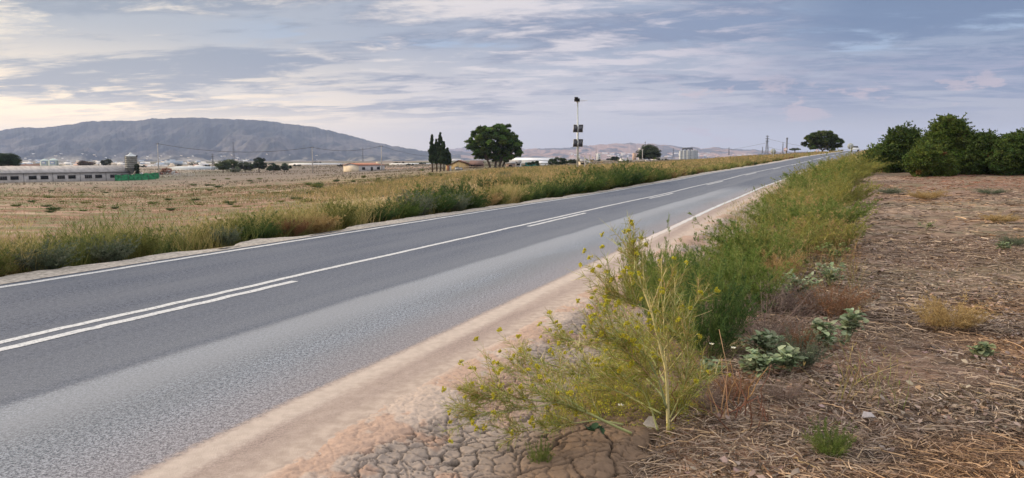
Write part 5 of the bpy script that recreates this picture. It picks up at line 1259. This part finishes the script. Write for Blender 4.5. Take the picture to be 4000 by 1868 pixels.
# ------------------------------------------------------------------ dry litter on the right field
def litter():
    m=MB()
    for (n,y0,y1,L0_,L1_,W,lift,seg) in ((90000,2.4,7.0,.04,.16,.0055,.045,3),(80000,6.5,14,.06,.22,.010,.05,2),(45000,13,48,.12,.4,.026,.06,2)):
        y=y0+(y1-y0)*rng.random(n)**.9;ax=rng.uniform(.02,1.15,n);x=ax*y;u_,v_=uv_of(x,y);vr=v_-S(u_)
        patch=fbm(x*.9,y*.9,91,4)
        dn_=smin((vr+.8+.55*smin((5.2-u_)/1.2)+.4*(vn(x*2,y*2,5)-.5))/.4)*np.clip(.35+1.5*(patch-.3),.15,1)
        ok=(rng.random(n)<dn_);x,y,patch=x[ok],y[ok],patch[ok];N=len(x);z=gz(x,y)
        u_,v_=uv_of(x,y)
        cols=np.array([(.20,.15,.115),(.28,.21,.16),(.11,.08,.062),(.37,.27,.175),(.25,.19,.155),(.05,.038,.03),(.42,.33,.25),(.16,.105,.072)])
        ci=np.clip((rng.random(N)*8).astype(int),0,7);cc=cols[ci]*(1+rng.uniform(-.25,.25,(N,1)))
        warm=smin((fbm(x*.4,y*.4,14,3)-.52)/.12)[:,None];cc=cc*(1-warm)+cc*np.array([1.18,.97,.74])*warm
        redz=(smin((y-30)/6)*smin((x/y-.5)/.08))[:,None];cc=cc*(1-.7*redz)+np.array([.22,.085,.055])*.7*redz
        a=rng.uniform(0,math.pi*2,N);D=np.c_[np.cos(a),np.sin(a),rng.uniform(-.06,.25,N)]
        side=nrm(np.c_[-np.sin(a),np.cos(a),rng.normal(size=N)*.5])
        m.strands(np.c_[x,y,z+rng.uniform(.0,lift,N)],D,rng.uniform(L0_,L1_,N),W*rng.uniform(.5,1.6,N),cc,seg=seg,bend=np.c_[rng.normal(size=(N,2))*.4,-.18*np.ones(N)],taper=.4,side=side)
    tag(m.build('plant_litter',LITTER),None,None,None,'stuff')
    # curled dead leaves
    m=MB();n=12000;y=2.5+11*rng.random(n)**1.1;ax=rng.uniform(.08,.84,n);x=ax*y;u_,v_=uv_of(x,y);vr=v_-S(u_)
    ok=(vr>-.55)&(fbm(x*1.3,y*1.3,23,3)>.44);x,y=x[ok],y[ok];N=len(x);z=gz(x,y)+rng.uniform(.005,.04,N)
    a=rng.uniform(0,6.28,N);l=rng.uniform(.02,.055,N)[:,None];d=np.c_[np.cos(a),np.sin(a),rng.uniform(-.2,.4,N)];s_=nrm(np.c_[-np.sin(a),np.cos(a),rng.normal(size=N)*.3]);P=np.c_[x,y,z];up=np.array([0,0,1.])
    w=l*.35
    V=np.stack([P-s_*w*.4+up*l*.15,P+s_*w*.4,P+d*l*.5-s_*w+up*l*.35,P+d*l*.5+s_*w+up*l*.05,P+d*l-s_*w*.4-up*l*.1,P+d*l+s_*w*.3+up*l*.2],1)
    q=(np.arange(N)[:,None,None]*6+np.array([[0,1,3,2],[2,3,5,4]])).reshape(-1,4)
    cc=vary([(.27,.21,.175),(.20,.15,.12),(.33,.26,.21),(.15,.105,.08),(.30,.20,.13)],N,.25);m.raw(V.reshape(-1,3),q,col=np.repeat(cc,6,axis=0))
    tag(m.build('dead_leaves',LITTER),None,None,None,'stuff')
    # stones and clods on the bank
    m=MB();n=9000;y=2.3+10*rng.random(n)**1.3;ax=rng.uniform(.0,.8,n);x=ax*y;u_,v_=uv_of(x,y);vr=v_-S(u_)
    pr=np.where((vr>-1.6)&(vr<.35),1,.25);ok=rng.random(n)<pr;x,y=x[ok],y[ok];N=len(x);z=gz(x,y)
    ico=np.array([(0,0,1),(.9,0,.35),(.28,.85,.35),(-.73,.53,.35),(-.73,-.53,.35),(.28,-.85,.35),(.73,.53,-.4),(-.28,.85,-.4),(-.9,0,-.4),(-.28,-.85,-.4),(.73,-.53,-.4)])
    T=[(0,1,2),(0,2,3),(0,3,4),(0,4,5),(0,5,1),(1,6,2),(2,6,7),(2,7,3),(3,7,8),(3,8,4),(4,8,9),(4,9,5),(5,9,10),(5,10,1),(1,10,6)]
    r=rng.uniform(.003,.014,N)*(1+1.6*(rng.random(N)>.96));V=ico[None]*(1+rng.uniform(-.3,.3,(N,11,1)))*r[:,None,None]*np.array([1.2,1,.7])+np.c_[x,y,z+r*.2][:,None]
    t=(np.arange(N)[:,None,None]*11+np.array(T)).reshape(-1,3);m.raw(V.reshape(-1,3),t=t,col=np.repeat(vary([(.32,.225,.155),(.37,.27,.19),(.22,.15,.10),(.40,.30,.22)],N,.2),11,axis=0))
    tag(m.build('clods',SOIL),None,None,None,'stuff')
litter()
# thicker pale dry vines lying on the field
def vines():
    i=0
    for (pts,r,lab) in (([(3200,1590),(3260,1600),(3330,1640)],.005,'grey dry vine by the leafy plants'),([(3750,1520),(3850,1560),(3920,1590),(3995,1600)],.008,'thick pale tan dry vine near the right edge, upper one'),([(3780,1570),(3830,1580),(3840,1630)],.007,'short forked pale tan vine near the right edge'),([(3880,1690),(3930,1700),(3950,1760),(3900,1790)],.007,'curled tan vine in the lower right corner'),([(3060,1790),(3130,1830),(3200,1850)],.006,'pale curved twig on the stony bank'),([(2720,1700),(2850,1720),(2980,1680),(3020,1660)],.006,'long tan stalk lying on the bank right of the litter scrap'),([(2560,1760),(2700,1740),(2800,1700)],.005,'grey-brown stalk lying below the fennel stem'),([(2140,1730),(2240,1770),(2330,1790)],.007,'grey woody twig below the fennel tips'),([(2270,1730),(2300,1770),(2310,1800)],.005,'short upright grey twig at bottom centre'),([(3620,1820),(3700,1830),(3830,1850),(3890,1830)],.008,'pale flat dry stem at the bottom right')):
        P=np.array([hit(*q) for q in pts]);s=np.linspace(0,len(P)-1,10);q=np.c_[[np.interp(s,np.arange(len(P)),P[:,k]) for k in range(3)]].T;q[:,2]+=.02+.02*rng.random(10);q[:,:2]+=rng.normal(size=(10,2))*.006
        o=MB().tube(q-q[0],np.linspace(r,r*.5,10),6,col=vary((.42,.30,.18),1,.2)[0]).build('dry_vine',TWIG,loc=q[0],smooth=True);tag(o,lab,'dry vine')
vines()
def scrap():
    P=hit(2532,1705);P[2]+=.035;m=MB();s=scalepx(1,P[1])
    pts=np.array([(-42,-8,0),(-20,8,30),(2,5,62),(20,10,58),(42,4,14),(30,-12,-4),(0,-16,-6),(-25,-14,2)],float)*s
    c_=np.array([[4*s,6*s,22*s]]);c2=np.array([[-12*s,-12*s,16*s]])
    v=np.r_[pts,c_,c2];t=[(0,1,9),(1,8,9),(1,2,8),(2,3,8),(3,4,8),(4,5,8),(5,6,9),(5,9,8),(6,7,9),(7,0,9)];n=len(v);v2=v+np.array([.003,.006,-.003]);m.raw(np.r_[v,v2],t=t+[(a+n,c+n,b+n) for a,b,c in t])
    o=m.build('paper_scrap',mat('crumpled_paper',(.66,.58,.50),.7,nscale=30,namt=.12,bump=.4),loc=P);tag(o,'crumpled off-white scrap lying at the foot of the fennel stem','litter scrap')
    P=hit(3395,1645);m=MB();m.raw(np.array([(-.05,0,.0),(0,-.02,.015),(.05,.01,.0),(.03,.04,.02),(-.02,.035,.03)]),t=[(0,1,4),(1,2,3),(1,3,4)]);m.raw(np.array([(-.05,0,-.004),(0,-.02,.011),(.05,.01,-.004),(.03,.04,.016),(-.02,.035,.026)]),t=[(0,4,1),(1,3,2),(1,4,3)])
    tag(m.build('paper_scrap',mat('grey_leaf',(.36,.32,.31),.8,nscale=40,namt=.15),loc=P+np.array([0,0,.02])),'small greyish white scrap lying among dry leaves in the right field','litter scrap')
scrap()
# ------------------------------------------------------------------ dark hedge trees at right
def shrubtree(name,label,px,yb,lobes,ncl,nper,cols,shoots=120,leaf=.12,lw=.085,tan=False):
    P=hit(px,yb);s=scalepx(1,P[1]);t=empty(name,P,0,label,'shrub','dark hedge beyond the bare field');cs=[];rs=[];ar=[l[2]*l[3] for l in lobes];ar=np.array(ar)/sum(ar)
    m=MB()
    for (dx_,dz_,rx,rz_,dy_),w in zip(lobes,ar):
        n=int(ncl*w*2.0);d=rdirs(n);rr=rng.uniform(.55,1,n)**.7;d=d*rr[:,None];c_=np.c_[dx_+d[:,0]*rx,dy_+d[:,1]*rx*.8,dz_+d[:,2]*rz_]*s
        c_=c_[c_[:,2]>-.1]
        for q in c_: cs.append(q);rs.append(s*rng.uniform(8,14))
    for c_,r in zip(cs,rs):
        n=nper;d=rdirs(n);rad=r*rng.uniform(.2,1,n)**.5;Pp=c_+d*rad[:,None]*np.array([1.25,1,.65]);cc=vary(cols,1,.35,.1)[0]
        if rng.random()<.012: cc=np.array([.16,.09,.035])
        m.leaves(Pp,d*.5+rdirs(n)*.7+[0,0,-.15],leaf*rng.uniform(.6,1.3,n),lw*rng.uniform(.7,1.2,n),vary(cc,n,.3,.1),fold=.06)
    # arching shoots on top
    cs_=np.array(cs);top=cs_[np.argsort(-cs_[:,2]+rng.normal(size=len(cs_))*.5)[:max(20,len(cs_)//3)]]
    shoots=int(shoots*3);B=np.where(rng.random(shoots)[:,None]<.6,top[rng.integers(0,len(top),shoots)],cs_[rng.integers(0,len(cs_),shoots)]);n=shoots;D=nrm(np.c_[rng.normal(size=(n,2))*.7,rng.uniform(.4,1.3,n)]);L=rng.uniform(.3,1.0,n)*s*38;bd=np.c_[rng.normal(size=(n,2))*.3,-.35*rng.random(n)]
    sh=MB();sh.strands(B,D,L,.03,vary((.07,.06,.03),n),seg=4,bend=bd);sh_o=sh.build('shoots',TWIG,t);sh_o['kind']='stuff'
    k=n*22;i=rng.integers(0,n,k);f=rng.uniform(.15,1,k);Pq=B[i]+D[i]*(L[i]*f)[:,None]+bd[i]*(L[i]*f**2)[:,None];m.leaves(Pq,D[i]+rdirs(k)*.8,leaf*rng.uniform(.7,1.3,k),lw*.8,vary(cols,k,.3))
    m.build('foliage',LEAF,t)
    q=MB();
    for j in range(6):
        e=cs_[rng.integers(0,len(cs_))];q.tube([(rng.normal()*.15,rng.normal()*.15,-.2),e*np.array([.4,.4,.5]),e],[.07,.045,.012],6)
    q.build('trunk',BARK,t)
HC=[(.078,.122,.025),(.105,.155,.032),(.14,.18,.038),(.055,.088,.022)]
HC2=[(.050,.085,.022),(.070,.112,.028),(.096,.138,.034)]
shrubtree('hedge_shrub','leftmost low shrub of the dark hedge, nearest the road',3440,672,[(0,40,85,48,0),(30,55,60,62,15),(-30,30,60,38,-10)],260,46,HC)
shrubtree('hedge_shrub','dark shrub with arching thin shoots above the left part of the hedge',3535,676,[(0,110,70,72,20),(40,60,90,70,10),(-60,60,60,60,5)],340,46,HC2,240)
shrubtree('hedge_shrub','tallest shrub of the hedge with upright shoots on its crown',3700,682,[(0,110,90,88,10),(5,165,74,58,15),(-60,70,70,72,-10),(60,70,80,80,0),(-10,50,100,58,-20)],560,46,HC,320)
shrubtree('hedge_shrub','lower yellow-green lobe bulging in front of the tallest hedge shrub',3610,690,[(0,55,85,66,-20),(45,32,65,42,-25)],260,46,[(.09,.13,.026),(.12,.155,.032),(.07,.105,.024)],60)
shrubtree('hedge_shrub','dark shrub right of the tallest one in the hedge',3840,684,[(0,78,85,84,10),(-40,50,60,60,0),(50,60,70,74,0)],380,46,HC2,140)
shrubtree('hedge_shrub','dark rightmost shrub of the hedge at the edge of the picture',3970,686,[(0,85,85,84,10),(30,60,80,66,0),(-40,55,70,68,-10)],400,46,HC2,160)
shrubtree('hedge_shrub','far end of the hedge just outside the right edge',4120,688,[(0,80,105,84,10)],240,40,HC2,60)
# ------------------------------------------------------------------ air
hz=MB();hz.box((-13200,-13200,-14),(13200,15600,560))
hm=bpy.data.materials.new('haze_air');hm.use_nodes=True;hn=hm.node_tree;hn.nodes.clear()
pv=nd(hn,'ShaderNodeVolumePrincipled',{'Color':(.52,.63,.92),'Density':8e-5,'Anisotropy':.0})
ho=nd(hn,'ShaderNodeOutputMaterial');hn.links.new(pv.outputs[0],ho.inputs['Volume'])
tag(hz.build('haze',hm),kind='stuff')
